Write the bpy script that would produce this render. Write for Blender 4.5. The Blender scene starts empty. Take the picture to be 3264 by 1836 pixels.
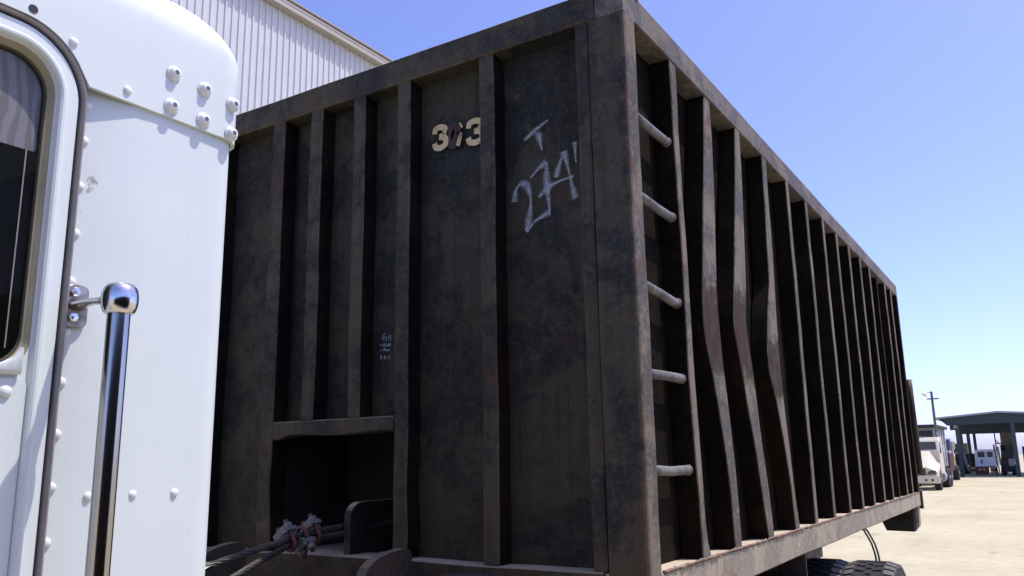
import bpy, math, random
from mathutils import Matrix, Vector
random.seed(7)
S = bpy.context.scene
COL = S.collection

# ------------------------------------------------------------ camera, sky, sun
cam_d = bpy.data.cameras.new('camera'); cam = bpy.data.objects.new('camera', cam_d); COL.objects.link(cam)
cam_d.sensor_fit = 'HORIZONTAL'; cam_d.sensor_width = 36.0; cam_d.lens = 29.027
cam_d.clip_start = 0.05; cam_d.clip_end = 3000
R_ = Vector((0.84411377, 0.53590285, -0.01673576)); U_ = Vector((0.1241177, -0.16494436, 0.97846214)); F_ = Vector((-0.52160018, 0.82801057, 0.20574683))
M4 = Matrix.Identity(4)
for i in range(3):
    M4[i][0] = R_[i]; M4[i][1] = U_[i]; M4[i][2] = -F_[i]
M4[0][3], M4[1][3], M4[2][3] = 1.12, -2.577, 1.72
cam.matrix_world = M4
S.camera = cam

SUN = Vector((1.0, 0.6, 2.7)).normalized()
elev = math.asin(SUN.z); azim = math.atan2(SUN.x, SUN.y)     # azimuth from +Y towards +X
world = bpy.data.worlds.new('World'); S.world = world; world.use_nodes = True
wn = world.node_tree.nodes; wl = world.node_tree.links
sky = wn.new('ShaderNodeTexSky'); sky.sky_type = 'NISHITA'; sky.sun_disc = False
sky.sun_elevation = elev; sky.sun_rotation = azim; sky.altitude = 100; sky.air_density = 0.6; sky.dust_density = 1.5; sky.ozone_density = 6.0
bg = wn['Background']; bg.inputs['Strength'].default_value = 0.15
tint = wn.new('ShaderNodeMix'); tint.data_type = 'RGBA'; tint.blend_type = 'MULTIPLY'; tint.inputs[0].default_value = 1.0
tint.inputs[7].default_value = (1.13, 0.98, 1.17, 1)      # the camera's slightly violet rendering of the whole sky
wl.new(sky.outputs[0], tint.inputs[6]); wl.new(tint.outputs[2], bg.inputs[0])
sd = bpy.data.lights.new('sun', 'SUN'); sd.energy = 2.3; sd.angle = math.radians(0.53); sd.color = (1.0, 0.95, 0.86)
sun = bpy.data.objects.new('sun', sd); COL.objects.link(sun)
sun.rotation_euler = (-SUN).to_track_quat('-Z', 'Y').to_euler()
S.view_settings.view_transform = 'Standard'; S.view_settings.look = 'None'; S.view_settings.gamma = 1.0
S.view_settings.exposure = 1.03; S.view_settings.use_curve_mapping = False

# ------------------------------------------------------------ materials
class NT:
    def __init__(s, name):
        s.m = bpy.data.materials.new(name); s.m.use_nodes = True
        s.n = s.m.node_tree.nodes; s.l = s.m.node_tree.links
        s.b = s.n['Principled BSDF']
        g = s.n.new('ShaderNodeNewGeometry'); s.pos = g.outputs['Position']; s.nor = g.outputs['Normal']
    def lk(s, a, b): s.l.new(a, b)
    def mapped(s, scale):
        n = s.n.new('ShaderNodeVectorMath'); n.operation = 'MULTIPLY'; s.lk(s.pos, n.inputs[0]); n.inputs[1].default_value = scale; return n.outputs[0]
    def noise(s, scale, detail=4, rough=0.55, vec=None, dist=0.0):
        n = s.n.new('ShaderNodeTexNoise'); n.inputs['Scale'].default_value = scale; n.inputs['Detail'].default_value = detail
        n.inputs['Roughness'].default_value = rough; n.inputs['Distortion'].default_value = dist
        s.lk(vec or s.pos, n.inputs['Vector']); return n.outputs['Fac']
    def ramp(s, fac, a, b, va=0.0, vb=1.0):
        n = s.n.new('ShaderNodeMapRange'); n.inputs['From Min'].default_value = a; n.inputs['From Max'].default_value = b
        n.inputs['To Min'].default_value = va; n.inputs['To Max'].default_value = vb; s.lk(fac, n.inputs['Value']); return n.outputs[0]
    def mix(s, fac, a, b):
        n = s.n.new('ShaderNodeMix'); n.data_type = 'RGBA'
        for v, i in ((fac, 0), (a, 6), (b, 7)):
            if hasattr(v, 'links') or hasattr(v, 'is_linked'): s.lk(v, n.inputs[i])
            elif i == 0: n.inputs[0].default_value = v
            else: n.inputs[i].default_value = (*v, 1)
        return n.outputs[2]
    def mul(s, a, b):
        n = s.n.new('ShaderNodeMath'); n.operation = 'MULTIPLY'
        for v, i in ((a, 0), (b, 1)):
            if hasattr(v, 'is_linked'): s.lk(v, n.inputs[i])
            else: n.inputs[i].default_value = v
        return n.outputs[0]
    def upness(s, lo=0.5, hi=0.9):
        n = s.n.new('ShaderNodeSeparateXYZ'); s.lk(s.nor, n.inputs[0]); return s.ramp(n.outputs[2], lo, hi)
    def bump(s, h, strength=0.3, dist=0.01):
        n = s.n.new('ShaderNodeBump'); n.inputs['Strength'].default_value = strength; n.inputs['Distance'].default_value = dist
        s.lk(h, n.inputs['Height']); s.lk(n.outputs[0], s.b.inputs['Normal'])
    def col(s, c):
        if hasattr(c, 'is_linked'): s.lk(c, s.b.inputs['Base Color'])
        else: s.b.inputs['Base Color'].default_value = (*c, 1)
    def set(s, rough=None, metal=None, spec=None, coat=None):
        for k, v in (('Roughness', rough), ('Metallic', metal), ('Specular IOR Level', spec), ('Coat Weight', coat)):
            if v is None: continue
            if hasattr(v, 'is_linked'): s.lk(v, s.b.inputs[k])
            else: s.b.inputs[k].default_value = v

def plain(name, c, rough=0.6, metal=0.0, var=0.0, scale=8.0, spec=0.4, coat=0.0, bump=0.0):
    t = NT(name)
    if var > 0:
        f = t.ramp(t.noise(scale, 5), 0.3, 0.7)
        t.col(t.mix(f, tuple(x * (1 - var) for x in c), tuple(min(1, x * (1 + var)) for x in c)))
    else: t.col(c)
    t.set(rough, metal, spec, coat)
    if bump > 0: t.bump(t.noise(scale * 6, 4), bump, 0.003)
    return t.m

def steel(name, dark, mid, rust, rust_lo=0.56, rust_amt=0.8, dust=(0.42, 0.35, 0.26), dust_amt=1.0, streak=0.6, spec=0.35, rbase=0.55, worn=None, scratch=False, low=0.7):
    """weathered painted steel: paint worn to grey-brown, rust blooms, streaks, dust on flat tops"""
    t = NT(name)
    patch = t.ramp(t.noise(2.6, 10, 0.74, dist=0.4), 0.468, 0.532)
    speck = t.ramp(t.noise(46, 6, 0.75), 0.52, 0.60)
    c = t.mix(patch, dark, mid)
    tone = t.ramp(t.noise(0.9, 4, 0.6), 0.3, 0.7)
    c = t.mix(t.mul(tone, 0.45), c, tuple(x * 0.5 for x in mid))
    c = t.mix(t.mul(speck, 0.40), c, tuple(x * 1.55 for x in mid))
    sv = t.mapped((34, 34, 0.9))
    st = t.ramp(t.noise(1.0, 6, 0.65, vec=sv), 0.52, 0.62)
    c = t.mix(t.mul(st, streak * 0.55), c, tuple(x * 0.6 for x in dark))
    st2 = t.mul(t.ramp(t.noise(1.6, 6, 0.65, vec=t.mapped((20, 20, 0.8))), 0.56, 0.68), t.ramp(t.noise(1.7, 3), 0.4, 0.6))
    c = t.mix(t.mul(st2, streak), c, tuple(0.45 * m + 0.6 * r for m, r in zip(mid, rust)))
    scuff = t.mul(t.ramp(t.noise(1.0, 4, 0.6, vec=t.mapped((30, 5, 24)), dist=0.8), 0.63, 0.70), t.ramp(t.noise(2.2, 3), 0.42, 0.6))
    c = t.mix(t.mul(scuff, 0.5), c, tuple(x * 1.9 for x in mid))
    ru = t.ramp(t.noise(4.6, 8, 0.72, dist=0.9), rust_lo, rust_lo + 0.13)
    c = t.mix(t.mul(ru, rust_amt), c, rust)
    zz = t.n.new('ShaderNodeSeparateXYZ'); t.lk(t.pos, zz.inputs[0])      # rust eaten in along the bottom, where wet scrap sits
    lowr = t.mul(t.ramp(zz.outputs[2], 1.85, 1.30), t.ramp(t.noise(5.5, 8, 0.7, dist=0.6), 0.42, 0.60))
    c = t.mix(t.mul(lowr, low), c, tuple(0.35 * m + 0.75 * r for m, r in zip(mid, rust)))
    pin = t.ramp(t.noise(70, 3, 0.6), 0.66, 0.72)
    c = t.mix(t.mul(pin, 0.5), c, rust)
    if scratch:
        sc_ = t.ramp(t.noise(1.0, 3, 0.6, vec=t.mapped((9, 14, 55)), dist=1.2), 0.665, 0.70)
        c = t.mix(t.mul(sc_, 0.8), c, (0.075, 0.026, 0.018))
    if worn:      # per-vertex amount of bruised, rusted metal where the post was hit
        at = t.n.new('ShaderNodeAttribute'); at.attribute_name = 'bruise'
        bf = t.ramp(t.noise(14, 6, 0.65), 0.3, 0.7, -0.35, 0.35)
        ad = t.n.new('ShaderNodeMath'); ad.operation = 'ADD'; t.lk(at.outputs['Fac'], ad.inputs[0]); t.lk(bf, ad.inputs[1])
        c = t.mix(t.mul(t.ramp(ad.outputs[0], 0.35, 0.75), 0.95), c, worn)
    if dust_amt > 0:
        up = t.mul(t.upness(), t.ramp(t.noise(9, 5), 0.2, 0.6, 0.75, 1.0))
        c = t.mix(t.mul(up, dust_amt), c, dust)
    t.col(c)
    t.set(t.ramp(t.noise(12, 5), 0.3, 0.7, rbase, 0.92), 0.0, spec)
    n1 = t.n.new('ShaderNodeMath'); n1.operation = 'ADD'; t.lk(t.noise(9, 6, 0.6), n1.inputs[0]); t.lk(t.mul(speck, 0.35), n1.inputs[1])
    t.bump(n1.outputs[0], 0.22, 0.003)
    return t.m

MT = {}
MT['front'] = steel('front panel steel', (0.0068, 0.0074, 0.0074), (0.0375, 0.0325, 0.0185), (0.043, 0.0185, 0.0100), rust_lo=0.57, rust_amt=0.7, streak=0.8)
MT['frontpost'] = steel('front post steel', (0.0140, 0.0150, 0.0155), (0.056, 0.0470, 0.0290), (0.066, 0.028, 0.0150), rust_lo=0.56, rust_amt=0.75)
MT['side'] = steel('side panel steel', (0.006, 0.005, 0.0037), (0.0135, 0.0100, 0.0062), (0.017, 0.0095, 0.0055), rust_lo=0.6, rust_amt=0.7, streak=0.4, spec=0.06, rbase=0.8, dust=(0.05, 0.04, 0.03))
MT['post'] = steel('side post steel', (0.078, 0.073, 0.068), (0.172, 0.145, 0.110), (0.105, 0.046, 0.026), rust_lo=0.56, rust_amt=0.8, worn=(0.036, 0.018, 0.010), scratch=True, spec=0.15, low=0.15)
MT['rail'] = steel('lower rail steel', (0.21, 0.186, 0.142), (0.33, 0.282, 0.200), (0.14, 0.066, 0.036), rust_lo=0.57, rust_amt=0.7, dust=(0.5, 0.42, 0.31), low=0.0)
MT['toprail'] = steel('top rail steel', (0.066, 0.062, 0.060), (0.146, 0.124, 0.098), (0.105, 0.053, 0.033), rust_lo=0.6, rust_amt=0.55)
MT['postside_shadow'] = steel('post side shadow steel', (0.0068, 0.0058, 0.0042), (0.0150, 0.0116, 0.0073), (0.020, 0.0108, 0.0064), rust_lo=0.56, rust_amt=0.8, streak=0.6, spec=0.06, rbase=0.8, dust=(0.05, 0.04, 0.03))
MT['stileside_shadow'] = steel('front stile shadow steel', (0.0055, 0.0055, 0.0048), (0.0150, 0.0125, 0.0080), (0.020, 0.0105, 0.0060), streak=0.6, spec=0.1, rbase=0.75)
MT['wear'] = steel('worn rusty edge', (0.024, 0.020, 0.016), (0.105, 0.077, 0.048), (0.095, 0.040, 0.020), rust_lo=0.50, rust_amt=0.8, streak=0.2)
MT['rung'] = steel('galvanised rung', (0.085, 0.083, 0.082), (0.165, 0.162, 0.160), (0.075, 0.042, 0.026), rust_lo=0.57, rust_amt=0.8, streak=0.2, dust=(0.24, 0.23, 0.22), dust_amt=0.4, spec=0.3)
MT['dent'] = steel('rusted tube steel', (0.030, 0.022, 0.014), (0.055, 0.040, 0.024), (0.06, 0.032, 0.018), rust_lo=0.5, rust_amt=0.7)
MT['weld'] = steel('weld bead', (0.10, 0.06, 0.04), (0.22, 0.16, 0.12), (0.16, 0.07, 0.04), rust_lo=0.48, rust_amt=0.9, dust_amt=0.25)
MT['inside'] = plain('dark inside steel', (0.016, 0.015, 0.010), 0.85, 0, 0.5, 6)
MT['truckdark'] = steel('chassis steel', (0.020, 0.021, 0.023), (0.055, 0.050, 0.042), (0.07, 0.04, 0.025), rust_lo=0.6, dust=(0.12, 0.10, 0.08), dust_amt=0.6)
MT['edge'] = steel('pale plate edge', (0.055, 0.048, 0.040), (0.11, 0.088, 0.062), (0.07, 0.033, 0.018), dust_amt=0.2)
MT['galv'] = plain('galvanised pipe', (0.17, 0.17, 0.175), 0.5, 0.2, 0.35, 22, bump=0.2)
MT['galvnut'] = plain('galvanised clamp', (0.165, 0.170, 0.165), 0.5, 0.2, 0.25, 40, bump=0.2)
MT['ubolt'] = plain('red oxide u bolt', (0.11, 0.036, 0.033), 0.6, 0, 0.3, 30)
MT['rope'] = plain('greasy wire rope', (0.060, 0.058, 0.050), 0.5, 0.3, 0.5, 60, bump=0.3)
MT['fray'] = plain('bright wire strands', (0.6, 0.58, 0.52), 0.35, 0.6)
t = NT('chipped cream paint'); chip = t.ramp(t.noise(60, 6, 0.75), 0.585, 0.62); t.col(t.mix(t.mul(chip, 0.9), t.mix(t.ramp(t.noise(14, 4), 0.3, 0.7), (0.62, 0.475, 0.25), (0.50, 0.375, 0.19)), (0.03, 0.024, 0.016))); t.set(0.75); MT['cream'] = t.m
MT['overpaint'] = plain('brown overpaint', (0.045, 0.022, 0.016), 0.7, 0, 0.3, 30)
MT['chalk'] = plain('blue white paint pen', (0.22, 0.30, 0.36), 0.8)
MT['rubber'] = plain('tyre rubber', (0.022, 0.022, 0.023), 0.85, 0, 0.35, 14, bump=0.3)
MT['lug'] = plain('pale shoulder rubber', (0.12, 0.115, 0.11), 0.9, 0, 0.3, 24)
MT['hose'] = plain('black hose', (0.02, 0.02, 0.02), 0.6)
MT['wseal'] = plain('olive window seal', (0.07, 0.062, 0.035), 0.6)
MT['seal'] = plain('black door seal', (0.012, 0.011, 0.011), 0.6)
MT['mould'] = plain('dull grey trim', (0.23, 0.21, 0.20), 0.45, 0.1, 0.15, 20)
MT['channel'] = plain('beige window channel', (0.30, 0.27, 0.17), 0.6, 0, 0.15, 15)
MT['innerdark'] = plain('dark cab trim', (0.022, 0.019, 0.010), 0.8)
MT['socket'] = plain('socket shadow metal', (0.10, 0.10, 0.13), 0.6)

def white_paint(name, c=(0.635, 0.685, 0.66)):
    t = NT(name)
    f = t.ramp(t.noise(2.6, 6, 0.6), 0.3, 0.75)
    col = t.mix(f, c, tuple(x * 0.94 for x in c))
    sv = t.mapped((22, 22, 1.6))
    st = t.ramp(t.noise(1.0, 5, 0.65, vec=sv), 0.60, 0.85)
    col = t.mix(t.mul(st, 0.30), col, (0.47, 0.45, 0.39))
    sp = t.ramp(t.noise(120, 2, 0.5), 0.735, 0.76)
    col = t.mix(t.mul(sp, 0.5), col, (0.30, 0.25, 0.2))
    t.col(col); t.set(t.ramp(t.noise(5, 4), 0.3, 0.7, 0.42, 0.58), 0, 0.35, 0.05)
    t.b.inputs['Coat Roughness'].default_value = 0.3
    t.bump(t.noise(3.2, 3), 0.10, 0.02)
    return t.m
MT['white'] = white_paint('white cab paint')
MT['rivet'] = plain('white rivet paint', (0.67, 0.69, 0.67), 0.5, 0, 0.08, 60)

t = NT('chrome'); t.col((0.37, 0.36, 0.35)); t.set(0.16, 1.0); MT['chrome'] = t.m
t = NT('worn chrome'); f = t.ramp(t.noise(90, 4), 0.55, 0.75); t.col(t.mix(f, (0.62, 0.62, 0.64), (0.30, 0.27, 0.22))); t.set(t.ramp(t.noise(40, 4), 0.4, 0.8, 0.12, 0.45), 1.0); MT['chrome2'] = t.m
t = NT('tarnished bracket'); f = t.ramp(t.noise(45, 5), 0.4, 0.65); t.col(t.mix(f, (0.36, 0.34, 0.32), (0.17, 0.14, 0.10))); t.set(0.4, 0.7); MT['bracket'] = t.m
# glass of the near door: smoked
t = NT('smoked door glass'); t.col((0.012, 0.012, 0.008)); t.set(0.05, 0, 0.22); t.b.inputs['Alpha'].default_value = 0.18; MT['glass'] = t.m
t = NT('far truck glass'); t.col((0.05, 0.055, 0.06)); t.set(0.08, 0, 0.5); MT['farglass'] = t.m
# wavy reflection in the upper pane, painted on a grey panel
t = NT('marbled grey reflection')
w = t.n.new('ShaderNodeTexWave'); w.wave_type = 'BANDS'; w.bands_direction = 'Y'; w.wave_profile = 'SIN'
w.inputs['Scale'].default_value = 4.5; w.inputs['Distortion'].default_value = 9.0; w.inputs['Detail'].default_value = 2.0; w.inputs['Detail Scale'].default_value = 1.6
t.lk(t.mapped((1.6, 2.4, 0.8)), w.inputs['Vector'])
t.col(t.mix(t.ramp(w.outputs['Fac'], 0.42, 0.6), (0.275, 0.262, 0.255), (0.37, 0.375, 0.395))); t.set(0.5); MT['panewave'] = t.m
# spray paint with a soft edge across the stroke (u along, v across)
t = NT('white spray paint')
uv = t.n.new('ShaderNodeUVMap'); sx = t.n.new('ShaderNodeSeparateXYZ'); t.lk(uv.outputs[0], sx.inputs[0])
a = t.n.new('ShaderNodeMath'); a.operation = 'ABSOLUTE'
b_ = t.n.new('ShaderNodeMath'); b_.operation = 'SUBTRACT'; t.lk(sx.outputs[1], b_.inputs[0]); b_.inputs[1].default_value = 0.5; t.lk(b_.outputs[0], a.inputs[0])
al = t.ramp(a.outputs[0], 0.5, 0.08, 0.0, 0.60)
al = t.mul(al, t.ramp(t.noise(70, 6, 0.75), 0.38, 0.54, 0.40, 1.0))
t.col((0.40, 0.42, 0.46)); t.set(0.8); t.lk(al, t.b.inputs['Alpha']); MT['spray'] = t.m
t = NT('grey rust stain'); uv = t.n.new('ShaderNodeUVMap'); sx = t.n.new('ShaderNodeSeparateXYZ'); t.lk(uv.outputs[0], sx.inputs[0])
al = t.mul(t.ramp(t.noise(130, 5, 0.7), 0.40, 0.60), 0.75); t.col((0.34, 0.29, 0.20)); t.set(0.7); t.lk(al, t.b.inputs['Alpha']); MT['stain'] = t.m
# ground
t = NT('pale dusty concrete')
c = t.mix(t.ramp(t.noise(0.35, 6, 0.6), 0.3, 0.7), (0.41, 0.366, 0.236), (0.50, 0.452, 0.306))
c = t.mix(t.mul(t.ramp(t.noise(3.5, 7, 0.7), 0.48, 0.70), 0.45), c, (0.30, 0.245, 0.165))
c = t.mix(t.mul(t.ramp(t.noise(1.0, 5, 0.6, vec=t.mapped((1.8, 0.10, 1))), 0.52, 0.75), 0.35), c, (0.30, 0.26, 0.19))
c = t.mix(t.mul(t.ramp(t.noise(0.55, 7, 0.7, dist=1.0), 0.60, 0.68), 0.5), c, (0.20, 0.17, 0.12))
t.col(c); t.set(0.92, 0, 0.2); t.bump(t.noise(24, 6, 0.7), 0.3, 0.01); MT['ground'] = t.m
MT['sheet'] = plain('white wall sheet', (0.50, 0.51, 0.53), 0.5, 0, 0.04, 1.5, spec=0.4)
MT['gutter'] = plain('greige eave trim', (0.34, 0.315, 0.28), 0.5, 0, 0.05, 3)
MT['canopy'] = plain('blue grey canopy steel', (0.034, 0.050, 0.064), 0.6, 0, 0.15, 2)
MT['canopyroof'] = plain('canopy roof sheet', (0.30, 0.30, 0.33), 0.5)
MT['farwhite'] = plain('far white truck paint', (0.58, 0.53, 0.42), 0.4, 0, 0.08, 2)
MT['fargrey'] = plain('far grey sheet', (0.26, 0.28, 0.30), 0.6, 0, 0.1, 2)
MT['fardark'] = plain('far dark metal', (0.032, 0.033, 0.032), 0.7, 0, 0.3, 3)
MT['farbrown'] = plain('far brown metal', (0.10, 0.085, 0.06), 0.7, 0, 0.25, 3)
MT['maroon'] = plain('maroon truck paint', (0.075, 0.016, 0.028), 0.4)
MT['yellow'] = plain('worn yellow concrete', (0.44, 0.31, 0.13), 0.85, 0, 0.2, 4)
MT['vanwhite'] = plain('pale blue white van paint', (0.55, 0.58, 0.68), 0.4)
MT['red'] = plain('dull red metal', (0.10, 0.022, 0.018), 0.6, 0, 0.3, 5)
MT['lamp'] = plain('lamp housing', (0.7, 0.7, 0.7), 0.5)
MT['polewood'] = plain('grey timber pole', (0.10, 0.095, 0.10), 0.85, 0, 0.2, 6)
MT['olive'] = plain('olive rear plate', (0.20, 0.21, 0.12), 0.7, 0, 0.2, 8)
MT['tan'] = plain('tan machine paint', (0.30, 0.24, 0.14), 0.6, 0, 0.15, 4)
MT['bluevisor'] = plain('blue visor paint', (0.06, 0.085, 0.15), 0.3)

# ------------------------------------------------------------ geometry helpers
class MB:
    def __init__(s): s.v = []; s.f = []; s.uv = None; s.mi = []
    def quad_mat(s, n, k): s.mi += [k] * n
    def box(s, x0, x1, y0, y1, z0, z1):
        b = len(s.v)
        s.v += [(x0, y0, z0), (x1, y0, z0), (x1, y1, z0), (x0, y1, z0), (x0, y0, z1), (x1, y0, z1), (x1, y1, z1), (x0, y1, z1)]
        s.f += [tuple(b + i for i in q) for q in ((3, 2, 1, 0), (4, 5, 6, 7), (0, 1, 5, 4), (1, 2, 6, 5), (2, 3, 7, 6), (3, 0, 4, 7))]
        return s
    def prism(s, pts, axis, a, b):
        """polygon pts extruded along axis from a to b; pts are the two other coords in xyz order"""
        def mk(p, t):
            q = list(p); q.insert(axis, t); return tuple(q)
        n = len(pts); o = len(s.v)
        s.v += [mk(p, a) for p in pts] + [mk(p, b) for p in pts]
        s.f += [tuple(range(o, o + n))[::-1], tuple(range(o + n, o + 2 * n))]
        s.f += [(o + i, o + (i + 1) % n, o + n + (i + 1) % n, o + n + i) for i in range(n)]
        return s
    def rings(s, rings, closed=True, cap0=False, cap1=False):
        o = len(s.v); n = len(rings[0])
        for r in rings: s.v += [tuple(p) for p in r]
        for k in range(len(rings) - 1):
            for i in range(n if closed else n - 1):
                j = (i + 1) % n
                s.f.append((o + k * n + i, o + k * n + j, o + (k + 1) * n + j, o + (k + 1) * n + i))
        if cap0: s.f.append(tuple(range(o, o + n))[::-1])
        if cap1: s.f.append(tuple(range(o + (len(rings) - 1) * n, o + len(rings) * n)))
        return s
    def tube(s, pts, rad, seg=8, jitter=0.0):
        pts = [Vector(p) for p in pts]; rr = []
        up = Vector((0, 0, 1))
        prev = None
        for i, p in enumerate(pts):
            d = (pts[min(i + 1, len(pts) - 1)] - pts[max(i - 1, 0)]).normalized()
            if prev is None:
                a = d.cross(up if abs(d.z) < 0.9 else Vector((1, 0, 0))).normalized()
            else:
                a = (prev - d * prev.dot(d)).normalized()
            prev = a; b = d.cross(a)
            r = rad[i] if isinstance(rad, (list, tuple)) else rad
            r *= 1 + random.uniform(-jitter, jitter)
            rr.append([p + (a * math.cos(t) + b * math.sin(t)) * r for t in [2 * math.pi * k / seg for k in range(seg)]])
        return s.rings(rr, True, True, True)
    def lathe(s, prof, origin, axis, seg=16):
        """prof: (radius, height along axis)"""
        ax = Vector(axis).normalized(); a = ax.cross(Vector((0, 0, 1)) if abs(ax.z) < 0.9 else Vector((1, 0, 0))).normalized(); b = ax.cross(a); O = Vector(origin)
        return s.rings([[O + ax * h + (a * math.cos(t) + b * math.sin(t)) * max(r, 1e-5) for t in [2 * math.pi * k / seg for k in range(seg)]] for r, h in prof], True, True, True)
    def mesh(s, name, mat, smooth=False, bevel=0.0, auto=None):
        me = bpy.data.meshes.new(name); me.from_pydata([tuple(v) for v in s.v], [], s.f); me.update()
        import bmesh
        bm = bmesh.new(); bm.from_mesh(me); bmesh.ops.recalc_face_normals(bm, faces=bm.faces)
        if bevel > 0:
            ed = [e for e in bm.edges if len(e.link_faces) == 2 and e.calc_face_angle(0) > 0.6]
            bmesh.ops.bevel(bm, geom=ed, offset=bevel, segments=2, affect='EDGES', clamp_overlap=True, profile=0.6)
        bm.to_mesh(me); bm.free()
        for m in (mat if isinstance(mat, (list, tuple)) else [mat]): me.materials.append(m)
        if smooth:
            for p in me.polygons: p.use_smooth = True
        if auto is not None:
            me.shade_auto = None if False else None
        return me
    def build(s, name, mat, parent=None, smooth=False, bevel=0.0):
        me = s.mesh(name, mat, smooth, bevel)
        return link(name, me, parent)

def link(name, me, parent=None):
    o = bpy.data.objects.new(name, me); COL.objects.link(o)
    if parent is not None: attach(o, parent)
    return o
def wpos(o):
    p = Vector((0, 0, 0))
    while o is not None: p = p + Vector(o.location); o = o.parent
    return p
def attach(o, parent):
    """parent while keeping mesh coordinates in world space (all empties are unrotated)"""
    o.location = Vector(o.location) - wpos(parent); o.parent = parent
def empty(name, loc):
    e = bpy.data.objects.new(name, None); COL.objects.link(e); e.location = loc; e.empty_display_size = 0.2; return e
def tag(o, label=None, cat=None, group=None, kind=None):
    if label: o['label'] = label
    if cat: o['category'] = cat
    if group: o['group'] = group
    if kind: o['kind'] = kind
    return o
def smooth_angle(o, deg=35):
    me = o.data
    for p in me.polygons: p.use_smooth = True
    import bmesh
    bm = bmesh.new(); bm.from_mesh(me)
    for e in bm.edges:
        e.smooth = not (len(e.link_faces) == 2 and e.calc_face_angle(0) > math.radians(deg))
    bm.to_mesh(me); bm.free()
    return o
def rrect(y0, y1, z0, z1, r, n=8, m=1):
    """closed rounded rectangle, corner radii r=(low y/low z, high y/low z, high/high, low/high)"""
    if not isinstance(r, (tuple, list)): r = (r,) * 4
    C = [((y0 + r[0], z0 + r[0]), r[0], math.pi), ((y1 - r[1], z0 + r[1]), r[1], 1.5 * math.pi), ((y1 - r[2], z1 - r[2]), r[2], 0), ((y0 + r[3], z1 - r[3]), r[3], 0.5 * math.pi)]
    out = []
    for (c, rr, a0) in C:
        arc = [(c[0] + rr * math.cos(a0 + k / n * math.pi / 2), c[1] + rr * math.sin(a0 + k / n * math.pi / 2)) for k in range(n + 1)]
        if out and m > 1:
            p, q = out[-1], arc[0]
            out += [(p[0] + (q[0] - p[0]) * k / m, p[1] + (q[1] - p[1]) * k / m) for k in range(1, m)]
        out += arc
    if m > 1:
        p, q = out[-1], out[0]
        out += [(p[0] + (q[0] - p[0]) * k / m, p[1] + (q[1] - p[1]) * k / m) for k in range(1, m)]
    return out
def lerp_curve(pts, z):
    """pts sorted by decreasing z: (value, z)"""
    if z >= pts[0][1]: return pts[0][0]
    for (a, za), (b, zb) in zip(pts, pts[1:]):
        if z >= zb: return a + (b - a) * (za - z) / max(za - zb, 1e-6)
    return pts[-1][0]

# ============================================================ GROUND
g = MB(); g.v = [(-900, -900, 0), (900, -900, 0), (900, 1400, 0), (-900, 1400, 0)]; g.f = [(0, 1, 2, 3)]
tag(g.build('ground', MT['ground']), kind='structure')

# ============================================================ ROLL-OFF CONTAINER
W = 2.87; L = 6.78; ZB = 1.222; ZL = 1.352; ZR = 3.348; ZT = 3.468; D = 0.09
con = empty('roll_off_container', (-W / 2, L / 2, ZB))
tag(con, 'long black rusted steel roll off container with ribbed sides and number 303', 'container')

def warped_panel(name, mat, axis, const, a0, a1, z0, z1, amp, thick=0.012, na=40, nz=24, hole=None, sgn=1, seed=0, pillow=None):
    """steel sheet with soft dents; axis 0: plane of constant x (a = y); axis 1: plane of constant y (a = x)"""
    b = MB(); rnd = random.Random(seed)
    ks = [(rnd.uniform(1, 5), rnd.uniform(1, 4), rnd.uniform(0, 6.28), rnd.uniform(0, 6.28)) for _ in range(6)]
    for i in range(na + 1):
        for j in range(nz + 1):
            a = a0 + (a1 - a0) * i / na; z = z0 + (z1 - z0) * j / nz
            d = sum(math.sin(k[0] * a + k[2]) * math.sin(k[1] * z + k[3]) for k in ks) / 6 * amp
            e = min(1, 6 * min(i / na, 1 - i / na)) * min(1, 6 * min(j / nz, 1 - j / nz))
            c = const + sgn * d * e
            b.v.append((c, a, z) if axis == 0 else (a, c, z))
    for i in range(na):
        for j in range(nz):
            if hole and hole(a0 + (a1 - a0) * (i + .5) / na, z0 + (z1 - z0) * (j + .5) / nz): continue
            p = i * (nz + 1) + j; b.f.append((p, p + nz + 1, p + nz + 2, p + 1))
    o = b.build(name, mat, con, smooth=True)
    m = o.modifiers.new('thick', 'SOLIDIFY'); m.thickness = thick; m.offset = 0
    return o
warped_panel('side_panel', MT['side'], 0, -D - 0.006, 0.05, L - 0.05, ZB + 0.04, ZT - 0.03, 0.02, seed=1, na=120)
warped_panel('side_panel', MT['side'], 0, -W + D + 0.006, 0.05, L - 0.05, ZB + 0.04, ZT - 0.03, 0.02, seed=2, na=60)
PX0, PX1, PZ = -1.80, -1.07, 1.875         # pocket
fx0, fx1 = -W + 0.08, -0.08
na = 64; dx = (fx1 - fx0) / na
warped_panel('front_panel', MT['front'], 1, D + 0.006, fx0, PX0, ZB + 0.04, ZT - 0.03, 0.012, seed=3, na=20)
warped_panel('front_panel', MT['front'], 1, D + 0.006, PX1, fx1, ZB + 0.04, ZT - 0.03, 0.012, seed=4, na=30)
warped_panel('front_panel', MT['front'], 1, D + 0.006, PX0, PX1, PZ, ZT - 0.03, 0.008, seed=5, na=16)
b = MB(); b.box(-W + 0.05, -0.05, L - 0.06, L - 0.02, ZB + 0.03, ZT - 0.02); b.build('rear_door', MT['side'], con)
b = MB(); b.box(-W + 0.1, -0.1, 0.12, L - 0.07, ZL - 0.06, ZL - 0.03); b.build('floor', MT['inside'], con)
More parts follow.
